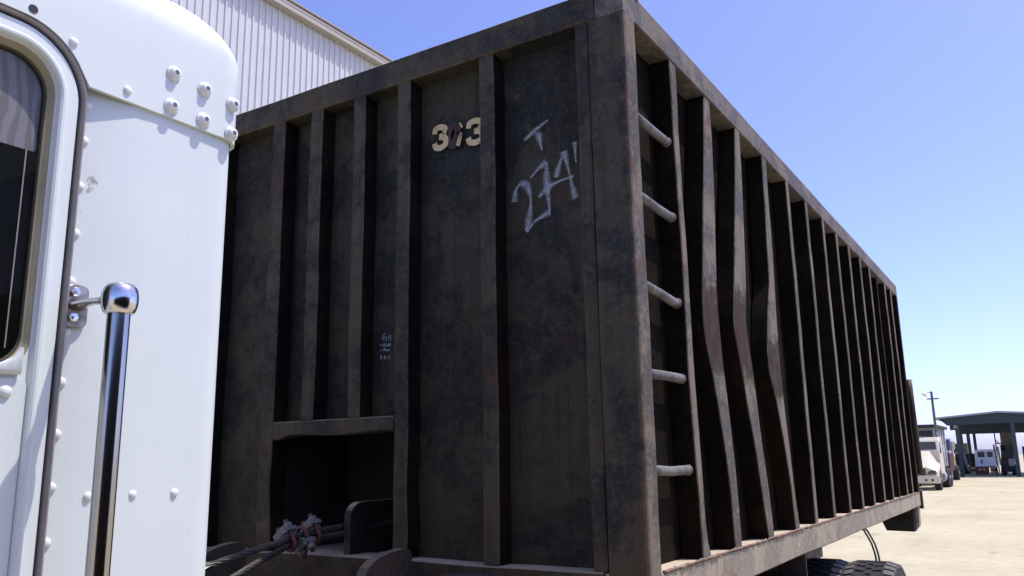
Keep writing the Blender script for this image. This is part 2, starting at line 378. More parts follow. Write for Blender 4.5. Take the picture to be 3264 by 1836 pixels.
# hook pocket
b = MB()
b.box(PX0, PX1, 0.52, 0.535, ZL, PZ + 0.02)
b.box(PX0 - 0.015, PX0, 0.108, 0.535, ZL, PZ + 0.02); b.box(PX1, PX1 + 0.015, 0.108, 0.535, ZL, PZ + 0.02)
b.box(PX0, PX1, 0.108, 0.52, PZ + 0.02, PZ + 0.035)
b.build('hook_pocket', MT['inside'], con)
b = MB(); b.box(PX0 - 0.02, PX1 + 0.02, 0.008, 0.535, ZL - 0.02, ZL - 0.001); b.build('pocket_floor', MT['frontpost'], con)
# lifting hook plate : rounded plate standing front to back in the pocket
prof = [(0.045, ZL), (0.043, 1.50)] + [(0.113 - 0.07 * math.cos(a), 1.50 + 0.065 * math.sin(a)) for a in [math.pi / 2 * k / 6 for k in range(1, 7)]] + [(0.42, 1.568), (0.42, ZL)]
b = MB(); b.prism(prof, 0, -1.372, -1.338); o = b.build('hook_plate', MT['frontpost'], con); o.data.materials.append(MT['inside'])
for p in o.data.polygons:
    if abs(p.normal.x) > 0.8: p.material_index = 1

def edgewear(o, k):
    """the narrow chamfer faces along the corners are rubbed and rusty"""
    for p in o.data.polygons:
        n = sorted((abs(p.normal.x), abs(p.normal.y), abs(p.normal.z)))
        if n[1] > 0.35 and n[2] < 0.93: p.material_index = k
# rails
def rail(name, mat, x0, x1, y0, y1, z0, z1, bev=0.005, n=40, wob=0.004, seed=0):
    """long square tube with slightly uneven faces"""
    rnd = random.Random(seed); b = MB(); ring = []
    along_y = (y1 - y0) > (x1 - x0)
    ph = [rnd.uniform(0, 6) for _ in range(4)]
    for i in range(n + 1):
        t = i / n
        w1 = wob * (math.sin(t * 9 + ph[0]) + 0.6 * math.sin(t * 23 + ph[1])) * 0.5; w2 = wob * (math.sin(t * 7 + ph[2]) + 0.6 * math.sin(t * 29 + ph[3])) * 0.5
        e = min(1, t * 12, (1 - t) * 12); w1 *= e; w2 *= e
        c = bev
        if along_y:
            y = y0 + (y1 - y0) * t
            q = [(x0, z0), (x1 - c + w1, z0 + w2), (x1 + w1, z0 + c + w2), (x1 + w1, z1 - c + w2), (x1 - c + w1, z1 + w2), (x0, z1 + w2)]
            ring.append([(p[0], y, p[1]) for p in q])
        else:
            x = x0 + (x1 - x0) * t
            q = [(y1, z0), (y0 + c + w1, z0 + w2), (y0 + w1, z0 + c + w2), (y0 + w1, z1 - c + w2), (y0 + c + w1, z1 + w2), (y1, z1 + w2)]
            ring.append([(x, p[0], p[1]) for p in q])
    b.rings(ring, True, True, True)
    o = b.build(name, [mat, MT['wear']], con); smooth_angle(o, 20); edgewear(o, 1); return o
rail('top_rail', MT['toprail'], -0.115, 0.0, 0.002, L, ZR, ZT - 0.004, seed=1, n=80, wob=0.0025)
rail('top_rail', MT['frontpost'], -W + 0.002, -0.118, 0.0, 0.118, ZR, ZT, seed=2, wob=0.002)
rail('top_rail', MT['toprail'], -W, -W + 0.115, 0.12, L, ZR, ZT - 0.004, seed=3)
rail('top_rail', MT['toprail'], -W + 0.12, -0.12, L - 0.11, L - 0.002, ZR, ZT, seed=4)
b = MB(); b.box(-0.145, 0.006, -0.004, 0.15, ZT - 0.012, ZT + 0.012); b.build('corner_cap', MT['toprail'], con, bevel=0.006)
rail('bottom_rail', MT['rail'], -0.16, 0.0, 0.004, L, ZB, ZL, seed=5, n=80, wob=0.004, bev=0.006)
rail('bottom_rail', MT['rail'], -W, -W + 0.16, 0.12, L, ZB, ZL, seed=6)
rail('bottom_rail', MT['frontpost'], -W + 0.004, -0.165, 0.0, 0.16, ZB, ZL + 0.004, seed=7, wob=0.006)
rail('bottom_rail', MT['rail'], -W + 0.17, -0.17, L - 0.14, L - 0.003, ZB, ZL, seed=8)
# floor cross members
for i in range(11):
    y = 0.45 + i * 0.58
    b = MB(); b.box(-W + 0.17, -0.17, y - 0.03, y + 0.03, ZB + 0.005, ZL - 0.065); b.build('cross_member', MT['truckdark'], con)
# weld bead
n = 420
pts = [(0.001 + random.uniform(-.002, .002), 0.12 + (L - 0.14) * k / n, ZL + 0.001 + random.uniform(-.002, .003)) for k in range(n)]
b = MB(); b.tube(pts, [random.uniform(.0035, .0085) if random.random() > .15 else .002 for _ in pts], 6)
b.build('weld_bead', MT['weld'], con, smooth=True)

# posts standing between rails: outline given by front edge and back edge curves
def side_post(left, right, mat, xo=0.0, depth=0.086, name='side_post', z0=ZL + 0.001, z1=ZR - 0.001, mats=None, wave=0.0, seed=0, bulge=None):
    rnd = random.Random(seed); n = 36; ring = []; ph = [rnd.uniform(0, 6) for _ in range(4)]
    for i in range(n + 1):
        z = z0 + (z1 - z0) * i / n
        l = lerp_curve(left, z); r = lerp_curve(right, z)
        e = min(1, 5 * i / n, 5 * (1 - i / n))
        w = wave * e * (math.sin(z * 7 + ph[0]) + .5 * math.sin(z * 17 + ph[1])); w2 = wave * e * (math.sin(z * 6 + ph[2]) + .4 * math.sin(z * 19 + ph[3]))
        l += w; r += w; x = xo + 0.6 * w2 - 0.002
        if bulge: x -= bulge * math.exp(-((z - 2.28) / 0.2) ** 2)
        c = 0.004
        ring.append([(xo - depth, l, z), (x - c, l, z), (x, l + c, z), (x, r - c, z), (x - c, r, z), (xo - depth, r, z)])
    b = MB(); b.rings(ring, True, True, True)
    o = b.build(name, mat, con); smooth_angle(o, 8)
    o.data.materials.append(MT['postside_shadow'] if mat != MT['side'] else mat); o.data.materials.append(MT['wear'])          # outer face scuffed bare, side faces darkened to imitate shadow in the bays
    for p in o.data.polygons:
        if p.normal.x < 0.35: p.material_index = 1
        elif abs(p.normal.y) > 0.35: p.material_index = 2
    at = o.data.attributes.new('bruise', 'FLOAT', 'POINT')
    for i, v in enumerate(o.data.vertices):
        at.data[i].value = math.exp(-((v.co.z - mats[1]) / mats[2]) ** 4) if mats else 0.0
    return o
PL = {
 1: ([(0.461, 3.34), (0.469, 2.9), (0.472, 2.4), (0.476, 2.0), (0.489, 1.70), (0.501, 1.548), (0.505, 1.35)], [(0.532, 3.34), (0.527, 3.0), (0.525, 2.7), (0.533, 2.2), (0.545, 1.85), (0.552, 1.523), (0.56, 1.42), (0.60, 1.352)]),
 2: ([(0.883, 3.34), (0.828, 3.04), (0.764, 2.75), (0.700, 2.437), (0.682, 2.324), (0.686, 2.215), (0.735, 2.10), (0.79, 1.94), (0.85, 1.733), (0.879, 1.57), (0.892, 1.359)], [(0.955, 3.34), (0.958, 3.173), (0.944, 2.98), (0.924, 2.79), (0.880, 2.469), (0.876, 2.353), (0.881, 2.247), (0.899, 2.08), (0.936, 1.878), (0.962, 1.69), (0.973, 1.54), (0.977, 1.36)]),
 3: ([(1.339, 3.34), (1.286, 3.08), (1.203, 2.763), (1.14, 2.515), (1.109, 2.415), (1.085, 2.308), (1.116, 2.229), (1.179, 2.05), (1.202, 1.959), (1.276, 1.76), (1.332, 1.55), (1.385, 1.355)], [(1.411, 3.34), (1.395, 3.11), (1.359, 2.80), (1.325, 2.548), (1.275, 2.342), (1.291, 2.248), (1.327, 2.136), (1.351, 2.0), (1.384, 1.80), (1.433, 1.61), (1.475, 1.354)]),
 4: ([(1.81, 3.34), (1.796, 3.05), (1.772, 2.84), (1.758, 2.62), (1.675, 2.448), (1.613, 2.253), (1.621, 2.13), (1.699, 2.02), (1.785, 1.80), (1.851, 1.58), (1.877, 1.36)], [(1.898, 3.34), (1.878, 3.14), (1.874, 2.86), (1.858, 2.64), (1.838, 2.44), (1.836, 2.276), (1.836, 2.15), (1.852, 1.95), (1.89, 1.73), (1.915, 1.526), (1.96, 1.356)]),
}
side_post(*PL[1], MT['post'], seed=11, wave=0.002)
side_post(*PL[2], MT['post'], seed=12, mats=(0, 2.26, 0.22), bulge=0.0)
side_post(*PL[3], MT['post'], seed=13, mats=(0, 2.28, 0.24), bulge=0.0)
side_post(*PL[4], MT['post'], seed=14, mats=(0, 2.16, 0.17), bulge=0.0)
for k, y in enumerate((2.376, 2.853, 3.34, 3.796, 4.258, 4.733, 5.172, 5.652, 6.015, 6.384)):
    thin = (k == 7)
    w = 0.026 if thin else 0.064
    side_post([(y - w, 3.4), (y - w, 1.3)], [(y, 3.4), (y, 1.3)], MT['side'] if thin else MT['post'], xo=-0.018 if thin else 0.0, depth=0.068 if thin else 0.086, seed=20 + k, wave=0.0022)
# left side posts (other face of the box)
for k in range(14):
    y = 0.53 + k * 0.46
    b = MB(); b.box(-W, -W + 0.084, y - 0.058, y, ZL + 0.001, ZR - 0.001); b.build('side_post', MT['post'], con)
# corner posts
def corner(x0, x1, y0, y1, mat, seed):
    rnd = random.Random(seed); n = 40; ring = []
    ph = [rnd.uniform(0, 6) for _ in range(4)]
    for i in range(n + 1):
        z = ZB + 0.002 + (ZR - ZB - 0.004) * i / n
        w = 0.0012 * (math.sin(z * 5 + ph[0]) + .6 * math.sin(z * 13 + ph[1])); w2 = 0.001 * (math.sin(z * 6 + ph[2]) + .6 * math.sin(z * 15 + ph[3]))
        c = 0.012
        ring.append([(x0, y0 + w2, z), (x1 - c + w, y0 + w2, z), (x1 - c * .3 + w, y0 + c * .3 + w2, z), (x1 + w, y0 + c + w2, z), (x1 + w, y1, z), (x0, y1, z)])
    b = MB(); b.rings(ring, True, True, True); o = b.build('corner_post', mat, con); smooth_angle(o, 30); return o
o = corner(-0.142, 0.004, -0.004, 0.09, MT['frontpost'], 5)
o.data.materials.append(MT['post'])
for p in o.data.polygons:
    if p.normal.x > 0.75: p.material_index = 1
o.data.materials.append(MT['wear']); edgewear(o, 2)
corner(-W, -W + 0.142, -0.004, 0.09, MT['frontpost'], 6)
b = MB(); b.box(-0.1, 0.0, L - 0.085, L + 0.004, ZL + 0.002, ZR - 0.002); b.build('corner_post', MT['side'], con, bevel=0.006)
b = MB(); b.box(-W, -W + 0.1, L - 0.085, L + 0.004, ZL + 0.002, ZR - 0.002); b.build('corner_post', MT['side'], con, bevel=0.006)

# front stiles (x outline instead of y)
def stile(x0, x1, z0, z1, wave=0.002, seed=0, bent=0.0, y1=D):
    rnd = random.Random(seed); n = 30; ring = []; ph = [rnd.uniform(0, 6) for _ in range(4)]
    for i in range(n + 1):
        z = z0 + (z1 - z0) * i / n
        w = wave * (math.sin(z * 6 + ph[0]) + .6 * math.sin(z * 15 + ph[1])); w2 = wave * (math.sin(z * 5 + ph[2]) + .5 * math.sin(z * 21 + ph[3]))
        bb = bent * max(0, (1.95 - z) / 0.6) * math.sin((z - 1.35) * 16) if z < 1.95 else 0
        c = 0.005; y = 0.006 + w2
        ring.append([(x0 + w + bb * .4, y1, z), (x0 + w + bb * .4, y + c, z), (x0 + c + w + bb * .4, y, z), (x1 - c + w + bb, y, z), (x1 + w + bb, y + c, z), (x1 + w + bb, y1, z)])
    b = MB(); b.rings(ring, True, True, True); o = b.build('front_stile', [MT['frontpost'], MT['wear'], MT['stileside_shadow']], con); smooth_angle(o, 20); edgewear(o, 1)
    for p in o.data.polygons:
        if abs(p.normal.x) > 0.9: p.material_index = 2  # stile flanks coloured darker to stand in for shadow between stiles
    return o
stile(-1.868, -1.785, ZL + 0.005, ZR - 0.001, seed=31, bent=0.010, wave=0.001)
stile(-1.612, -1.535, 1.912, ZR - 0.001, seed=32, wave=0.0015)
stile(-1.340, -1.270, 1.912, ZR - 0.001, seed=33, wave=0.001)
stile(-1.082, -1.012, ZL + 0.005, ZR - 0.001, seed=34, bent=0.008, wave=0.001)
stile(-0.650, -0.580, ZL + 0.005, ZR - 0.001, seed=35, wave=0.0016)
stile(-0.205, -0.152, ZL + 0.005, ZR - 0.001, seed=36, wave=0.0006)
for x0, x1 in ((-2.29, -2.22), (-2.715, -2.66)): stile(x0, x1, ZL + 0.005, ZR - 0.001, seed=int(-x0 * 10))
n = 24; ring = []
for i in range(n + 1):
    t = i / n; x = -1.783 + (1.783 - 1.084) * t
    w = 0.006 * math.sin(t * 9) - 0.018 * math.exp(-((t - 0.04) / 0.08) ** 2)
    ring.append([(x, D, 1.91), (x, 0.012, 1.91), (x, 0.008, 1.905), (x, 0.008, 1.85 + w), (x, 0.012, 1.846 + w), (x, D, 1.846 + w * .5)])
b = MB(); b.rings(ring, True, True, True); b.build('pocket_header', MT['frontpost'], con)
# ladder rungs
for (za, zb, y1) in ((2.99, 2.988, 0.462), (2.675, 2.668, 0.468), (2.343, 2.318, 0.470), (2.016, 2.022, 0.476), (1.682, 1.678, 0.484)):
    b = MB(); mid = (za + zb) / 2 + random.uniform(-.004, .004)
    b.tube([(-0.035, 0.088, za), (-0.034, 0.20, (za * .7 + zb * .3)), (-0.036, 0.32, mid), (-0.035, y1 - .04, zb), (-0.035, y1, zb)], [0.0185, 0.018, 0.0175, 0.018, 0.0165], 14)
    o = b.build('ladder_rung', MT['rung'], con, smooth=True)
    for yy, zz_ in ((0.094, za), (y1 - 0.004, zb)):
        q = MB(); q.tube([(-0.035, yy - .006, zz_), (-0.035, yy, zz_), (-0.035, yy + .006, zz_)], [.0195, .0225, .0195], 12, 0.12); q.build('weld', MT['weld'], o, smooth=True)
# bullet holes in the side sheet, light through them painted as white discs
for y, z in ((1.304, 2.172), (0.862, 2.068)):
    b = MB(); b.lathe([(0.0065, 0), (0.0065, 0.002)], (-D + 0.006, y, z), (1, 0, 0), 10); b.build('white_spot', MT['rivet'], con)
# rear hinge tube and rear gear
b = MB(); b.tube([(0.004, L + 0.16, 2.49), (0.004, L + 0.16, 2.2), (0.006, L + 0.16, 1.9), (0.010, L + 0.16, 1.535)], [0.026, 0.028, 0.030, 0.028], 14); b.build('rear_latch_tube', MT['dent'], con, smooth=True)
b = MB(); b.box(-0.09, -0.022, L + 0.005, L + 0.15, ZB, 2.46); b.build('rear_door_frame', MT['side'], con, bevel=0.006)
b = MB(); b.box(-0.02, 0.018, L + 0.02, L + 0.07, ZB - 0.03, ZL + 0.02); b.build('rear_hinge', MT['dent'], con, bevel=0.005)
b = MB(); b.prism([(-0.40, 1.20), (-0.345, 1.075), (-0.31, 0.99), (-0.055, 0.985), (-0.05, ZB - 0.001), (-0.40, ZB - 0.001)], 1, L - 0.20, L - 0.02); b.build('rear_roller_housing', MT['inside'], con, bevel=0.005)
b = MB(); b.prism([(-0.048, 1.0), (-0.018, 1.04), (-0.012, ZB - 0.001), (-0.048, ZB - 0.001)], 1, L - 0.12, L - 0.0); b.build('rear_bracket', MT['rail'], con, bevel=0.003)

# ---- painted marks
def strokes(name, mat, parent, lines, width, y, taper=None, uvs=False):
    """flat strokes painted on a plane of constant y; lines: lists of (x, z)"""
    b = MB(); UV = []
    for k, ln in enumerate(lines):
        w = width[k] if isinstance(width, (list, tuple)) else width
        P = []
        for (p, q) in zip(ln, ln[1:]):
            m = 6
            P += [(p[0] + (q[0] - p[0]) * i / m, p[1] + (q[1] - p[1]) * i / m) for i in range(m)]
        P.append(ln[-1])
        for _ in range(2):
            P = [P[0]] + [((P[i - 1][0] + 2 * P[i][0] + P[i + 1][0]) / 4, (P[i - 1][1] + 2 * P[i][1] + P[i + 1][1]) / 4) for i in range(1, len(P) - 1)] + [P[-1]]
        o = len(b.v); yy = y - 0.0004 * k
        for i, p in enumerate(P):
            a = P[max(i - 1, 0)]; c = P[min(i + 1, len(P) - 1)]
            d = Vector((c[0] - a[0], c[1] - a[1])); d.normalize(); nx, nz = -d.y, d.x
            ww = w * (0.75 + 0.35 * math.sin(i * 0.35 + k)) if uvs else w
            b.v += [(p[0] + nx * ww / 2, yy, p[1] + nz * ww / 2), (p[0] - nx * ww / 2, yy, p[1] - nz * ww / 2)]
        for i in range(len(P) - 1): b.f.append((o + 2 * i, o + 2 * i + 1, o + 2 * i + 3, o + 2 * i + 2))
    me = bpy.data.meshes.new(name); me.from_pydata(b.v, [], b.f); me.update(); me.materials.append(mat)
    if uvs:
        l = me.uv_layers.new(name='UVMap')
        for lp in me.loops: l.data[lp.index].uv = (0.5, float(lp.vertex_index % 2))
    return link(name, me, parent)
def three(x, z, w, h):
    f = lambda u, v: (x + w * u, z + h * v)
    return [[f(.04, .70), f(.10, .90), f(.45, .95), f(.85, .86), f(.86, .62), f(.55, .53), f(.40, .525)], [f(.40, .525), f(.62, .51), f(.92, .40), f(.88, .14), f(.48, .05), f(.12, .12), f(.03, .32)]]
yD = D - 0.014
tw = 0.0265
strokes('painted_number', MT['cream'], con, three(-0.934, 3.027, 0.070, 0.108), tw, yD)
strokes('painted_number', MT['cream'], con, three(-0.757, 3.010, 0.082, 0.110), tw, yD)
zero = [[(-0.832 + 0.026 * math.cos(a), 3.072 + 0.045 * math.sin(a)) for a in [2 * math.pi * k / 20 for k in range(21)]]]
strokes('painted_number', MT['overpaint'], con, zero + [[(-0.838, 3.03), (-0.806, 3.10), (-0.800, 3.03)]], [0.028, 0.02], yD)
strokes('paint_remnant', MT['cream'], con, [[(-0.797, 3.122), (-0.784, 3.098)]], 0.008, yD - 0.002)
strokes('paint_remnant', MT['cream'], con, [[(-0.812, 3.025), (-0.797, 3.062), (-0.788, 3.078), (-0.793, 3.05), (-0.803, 3.020)]], 0.011, yD - 0.002)
strokes('spray_graffiti', MT['spray'], con, [
    [(-0.481, 2.972), (-0.428, 3.004), (-0.371, 3.031)], [(-0.417, 2.991), (-0.41, 2.949), (-0.4, 2.912)],
    [(-0.532, 2.724), (-0.525, 2.776), (-0.5, 2.798), (-0.471, 2.779), (-0.456, 2.729), (-0.46, 2.677), (-0.471, 2.626), (-0.479, 2.594)],
    [(-0.479, 2.594), (-0.437, 2.633), (-0.372, 2.654)], [(-0.455, 2.809), (-0.417, 2.842), (-0.38, 2.857)],
    [(-0.38, 2.857), (-0.383, 2.801), (-0.38, 2.735), (-0.373, 2.655)], [(-0.42, 2.723), (-0.368, 2.759), (-0.325, 2.77), (-0.265, 2.777)],
    [(-0.342, 2.786), (-0.326, 2.829), (-0.305, 2.885)], [(-0.305, 2.885), (-0.288, 2.821), (-0.273, 2.746), (-0.259, 2.686)], [(-0.256, 2.913), (-0.252, 2.83)]],
    [0.026, 0.034, 0.040, 0.038, 0.034, 0.040, 0.030, 0.032, 0.036, 0.032], yD, uvs=True)
strokes('chalk_note', MT['chalk'], con, [
    [(-1.19, 2.26), (-1.204, 2.258), (-1.21, 2.248), (-1.206, 2.238), (-1.196, 2.236)], [(-1.202, 2.247), (-1.185, 2.247), (-1.187, 2.228)], [(-1.173, 2.253), (-1.173, 2.235)], [(-1.163, 2.257), (-1.162, 2.231)],
    [(-1.219, 2.214), (-1.204, 2.214)], [(-1.199, 2.207), (-1.199, 2.217), (-1.192, 2.219), (-1.192, 2.213), (-1.198, 2.212), (-1.19, 2.207)], [(-1.186, 2.211), (-1.182, 2.214), (-1.18, 2.208), (-1.186, 2.208)], [(-1.17, 2.217), (-1.17, 2.207), (-1.175, 2.207), (-1.175, 2.212), (-1.17, 2.212)], [(-1.166, 2.215), (-1.166, 2.206)], [(-1.16, 2.218), (-1.16, 2.205)],
    [(-1.216, 2.192), (-1.205, 2.192)], [(-1.201, 2.197), (-1.185, 2.197)], [(-1.193, 2.197), (-1.193, 2.186)], [(-1.187, 2.194), (-1.185, 2.187), (-1.181, 2.192)], [(-1.179, 2.191), (-1.175, 2.186), (-1.171, 2.192)], [(-1.17, 2.186), (-1.168, 2.191), (-1.163, 2.189), (-1.166, 2.185), (-1.17, 2.186)],
    [(-1.203, 2.169), (-1.211, 2.168), (-1.21, 2.162), (-1.204, 2.158), (-1.206, 2.154), (-1.213, 2.157)], [(-1.197, 2.158), (-1.191, 2.159)], [(-1.182, 2.165), (-1.189, 2.164), (-1.188, 2.159), (-1.181, 2.156), (-1.185, 2.152), (-1.189, 2.154)], [(-1.177, 2.157), (-1.171, 2.158)], [(-1.165, 2.164), (-1.16, 2.165), (-1.159, 2.159), (-1.166, 2.152), (-1.158, 2.151)]],
    0.0032, yD)

# ============================================================ ROLL-OFF TRUCK
trk = empty('roll_off_truck', (-W / 2, 1.0, 0))
tag(trk, 'white riveted truck cab with chrome grab handle carrying the black container', 'truck')
CX = -W / 2
BX = -0.2                       # side skin of the cab
def mir(x): return 2 * CX - x
# body shell below the roof cap
plan = [(BX - 0.018, -1.866), (BX - 0.0090, -1.808), (BX - 0.0004, -1.754), (BX + 0.001, -1.70), (BX - 0.001, -1.58)]
rc = 0.05; cxp, cyp = BX - 0.001 - rc, -1.52 - rc
plan += [(cxp + rc * math.cos(a), cyp + rc * math.sin(a)) for a in [math.pi / 2 * k / 8 for k in range(9)]]
planL = [(mir(x), y) for x, y in plan[::-1]]
planL[-1] = (mir(BX), -1.88)
full = plan + planL + [(mir(BX), -2.9), (mir(BX) + 0.12, -3.0), (BX - 0.12, -3.0), (BX - 0.003, -2.9), (BX - 0.003, -2.715)]
b = MB(); b.rings([[(x, y, z) for x, y in full] for z in (0.95, 1.3, 1.7, 2.0, 2.3, 2.40)], closed=False)
o = b.build('cab_body', MT['white'], trk); smooth_angle(o, 30)
b = MB(); b.box(mir(BX) + 0.02, BX - 0.03, -2.98, -1.54, 0.95, 0.97); b.build('cab_floor', MT['innerdark'], trk)
b = MB(); b.box(mir(BX) + 0.03, BX - 0.10, -1.60, -1.56, 0.98, 2.42); b.build('cab_lining', MT['innerdark'], trk)
b = MB(); b.box(mir(BX) + 0.01, mir(BX) + 0.03, -2.98, -1.61, 0.98, 2.42); b.build('cab_lining', MT['innerdark'], trk)
b = MB(); b.prism([(-2.45, 1.35), (-1.95, 1.35), (-1.72, 1.38), (-1.66, 2.12), (-1.76, 2.16), (-1.90, 1.52), (-2.45, 1.50)], 0, -0.95, -0.42); b.build('seat', MT['innerdark'], trk, bevel=0.02)
# roof cap
rx0, rx1, ry0, ry1 = mir(BX + 0.008), BX + 0.008, -3.02, -1.512
ZC = 2.535; FR = 0.115
def arch(y):
    """lower edge of the cap where it passes over the door"""
    r = 0.12; cy, cz = -1.845 - r, 2.327
    if y > -1.8452: return 2.364
    if y > cy: return max(2.364, cz + math.sqrt(max(0, r * r - (y - cy) ** 2)))
    return cz + r
def capring(d, zf, r):
    base = rrect(rx0 + d, rx1 - d, ry0 + d, ry1 - d, r, 8, 120)
    return [(x, y, zf(x, y)) for x, y in base]
low = lambda x, y: arch(y) if x > rx1 - 0.02 else 2.364
RC = 0.055
rings_ = [capring(0.008, low, RC - 0.008), capring(0.0, low, RC), capring(0.0, lambda x, y: 2.48, RC), capring(0.0, lambda x, y: ZC, RC)]
for k in range(1, 11):
    a = math.pi / 2 * k / 10
    rings_.append(capring(FR * (1 - math.cos(a)), lambda x, y, a=a: ZC + FR * math.sin(a), max(RC + 0.07 * math.sin(a) - FR * (1 - math.cos(a)) * 0.4, 0.03)))
rings_.append(capring(0.5, lambda x, y: ZC + FR + 0.025, 0.1))
b = MB(); b.rings(rings_, True, False, True)
o = b.build('roof_cap', MT['white'], trk); smooth_angle(o, 40)
# rivets and bolts
rv = MB(); rv.lathe([(0.0092, 0), (0.0090, 0.0012), (0.0080, 0.0032), (0.0058, 0.005), (0.003, 0.0058), (0.0, 0.006)], (0, 0, 0), (1, 0, 0), 18)
rvm = rv.mesh('rivet', MT['rivet'], smooth=True)
def rivet(x, y, z, s=1.0):
    o = link('rivet', rvm); o.location = (x, y, z); o.scale = (s * .95, s * .9, s * .9); attach(o, trk); return o
def sidex(y): return BX - 0.018 * max(0, min(1, (-1.75 - y) / 0.116)) - 0.0005
for z in (2.339, 2.273, 2.191, 2.108, 2.025, 1.941, 1.858, 1.775, 1.692, 1.608, 1.525, 1.44): rivet(sidex(-1.836), -1.836, z)
for y in (-1.779, -1.703, -1.622): rivet(sidex(y), y, 1.676, 0.92)
rivet(BX + 0.0075, -1.882, 2.432); rivet(BX + 0.0075, -1.778, 2.384)
b = MB(); b.lathe([(0.0078, 0), (0.0078, 0.0012), (0.006, 0.0008)], (BX + 0.0075, -1.952, 2.459), (1, 0, 0), 16); b.build('rivet_hole', MT['seal'], trk)
bw = MB(); bw.lathe([(0.0125, 0), (0.0125, 0.0028), (0.0115, 0.0034), (0.0098, 0.0036), (0.0096, 0.006), (0.0080, 0.0098), (0.0048, 0.0112)], (0, 0, 0), (1, 0, 0), 22)
bwm = bw.mesh('bolt', MT['rivet'], smooth=True)
bs = MB(); bs.lathe([(0.0043, 0.0105), (0.0043, 0.01145)], (0, 0, 0), (1, 0, 0), 6); bsm = bs.mesh('hex_socket', MT['socket'])
for y, z in ((-1.689, 2.452), (-1.619, 2.447), (-1.551, 2.440), (-1.689, 2.386), (-1.618, 2.383), (-1.551, 2.377)):
    o = link('bolt', bwm); o.location = (BX + 0.0075, y, z); o.scale = (1.15, 1.2, 1.2); attach(o, trk)
    q = link('hex_socket', bsm); q.parent = o
    for p in bwm.polygons: p.use_smooth = True
# chipped, rusty streak on the paint
P_ = [(-1.826, 2.206), (-1.822, 2.213), (-1.815, 2.215), (-1.811, 2.209), (-1.807, 2.203), (-1.812, 2.198), (-1.815, 2.190), (-1.822, 2.180), (-1.826, 2.184), (-1.821, 2.195)]
b = MB(); b.v = [(sidex(y) + 0.0012, y, z) for y, z in P_]; b.f = [tuple(range(len(P_)))]
o = b.build('paint_chip', MT['stain'], trk)
# ---- door
dY0, dY1, dZ0, dZ1, dR = -2.70, -1.858, 1.02, 2.435, 0.11
def dring(d, x, y0=dY0, y1=dY1, z0=dZ0, z1=dZ1, r=dR):
    rr = max(r - d, 0.012)
    return [(x, y, z) for y, z in rrect(y0 + d, y1 - d, z0 + d, z1 - d, (0.06, 0.06, rr, rr), 12)]
door = MB(); door.rings([dring(0, -0.232), dring(0, -0.2015), dring(0.0018, -0.1998), dring(0.020, -0.1992), dring(0.0225, -0.1945), dring(0.026, -0.1920), dring(0.030, -0.1925), dring(0.0335, -0.1955), dring(0.0360, -0.2045)], True)
win = dict(y0=-2.62, y1=-1.896, z0=1.868, z1=2.398)
def wring(d, x):
    return [(x, y, z) for y, z in rrect(win['y0'] + d, win['y1'] - d, win['z0'] + d, win['z1'] - d, (0.05, 0.05, 0.072 - d, 0.072 - d), 12)]
door.rings([dring(0.036, -0.2045), wring(0.0, -0.2045)], True)
do = door.build('door', MT['white'], trk); smooth_angle(do, 32)
b = MB(); b.rings([wring(-0.001, -0.2046), wring(0.003, -0.2075), wring(0.0045, -0.2115), wring(0.0085, -0.2145)], True); o = b.build('window_channel', MT['channel'], do); smooth_angle(o, 40)
b = MB(); b.rings([wring(0.0083, -0.2146), wring(0.0100, -0.2135), wring(0.0115, -0.2175)], True); b.build('window_seal', MT['wseal'], do)
b = MB(); b.rings([wring(0.0105, -0.2180), wring(0.0105, -0.2225)], True, True, True); b.build('window_glass', MT['glass'], do)
b = MB(); b.prism([(y, z) for y, z in rrect(-2.60, -1.908, 2.232, 2.386, (0.004, 0.004, 0.06, 0.06), 8)], 0, -0.2265, -0.2245); b.build('pane_reflection', MT['panewave'], do)  # panel carries the painted window reflection
b = MB(); b.box(-0.2176, -0.2166, -1.9275, -1.9255, 1.905, 2.230); b.build('glass_guide', MT['mould'], do)
b = MB(); b.rings([[(x, y, z) for y, z in rrect(-2.655, -1.8955, 1.06, 1.8575, 0.01, 3)] for x in (-0.2044, -0.2018)], True, False, True); o = b.build('door_panel', MT['white'], do)
# rolled sill under the window
b = MB(); b.rings([[(-0.2047, y, 1.8635), (-0.196, y, 1.864), (-0.1925, y, 1.8695), (-0.194, y, 1.8755 + s), (-0.2047, y, 1.8775 + s)] for y, s in ((-2.62, 0), (-2.0, 0), (-1.955, 0.0), (-1.935, 0.004), (-1.918, 0.014), (-1.909, 0.03))], True, True, True); o = b.build('window_sill', MT['white'], do); smooth_angle(o, 60)
for z in (1.837, 1.755, 1.672, 1.59):
    for y in ((-1.926,) if z > 1.8 else ()):
        o = link('rivet', rvm); o.location = (-0.2018, y, z); attach(o, do)
# gap seal and outer moulding around the door
b = MB(); b.rings([dring(-0.0065, -0.2085), dring(0.001, -0.2125)], True); b.build('door_gap_seal', MT['seal'], trk)
b = MB(); b.rings([dring(-0.0125, -0.226, r=0.11), dring(-0.0128, -0.1985), dring(-0.0112, -0.1945), dring(-0.0085, -0.1935), dring(-0.0062, -0.1955), dring(-0.0055, -0.2135)], True); o = b.build('door_moulding', MT['mould'], trk); smooth_angle(o, 50)
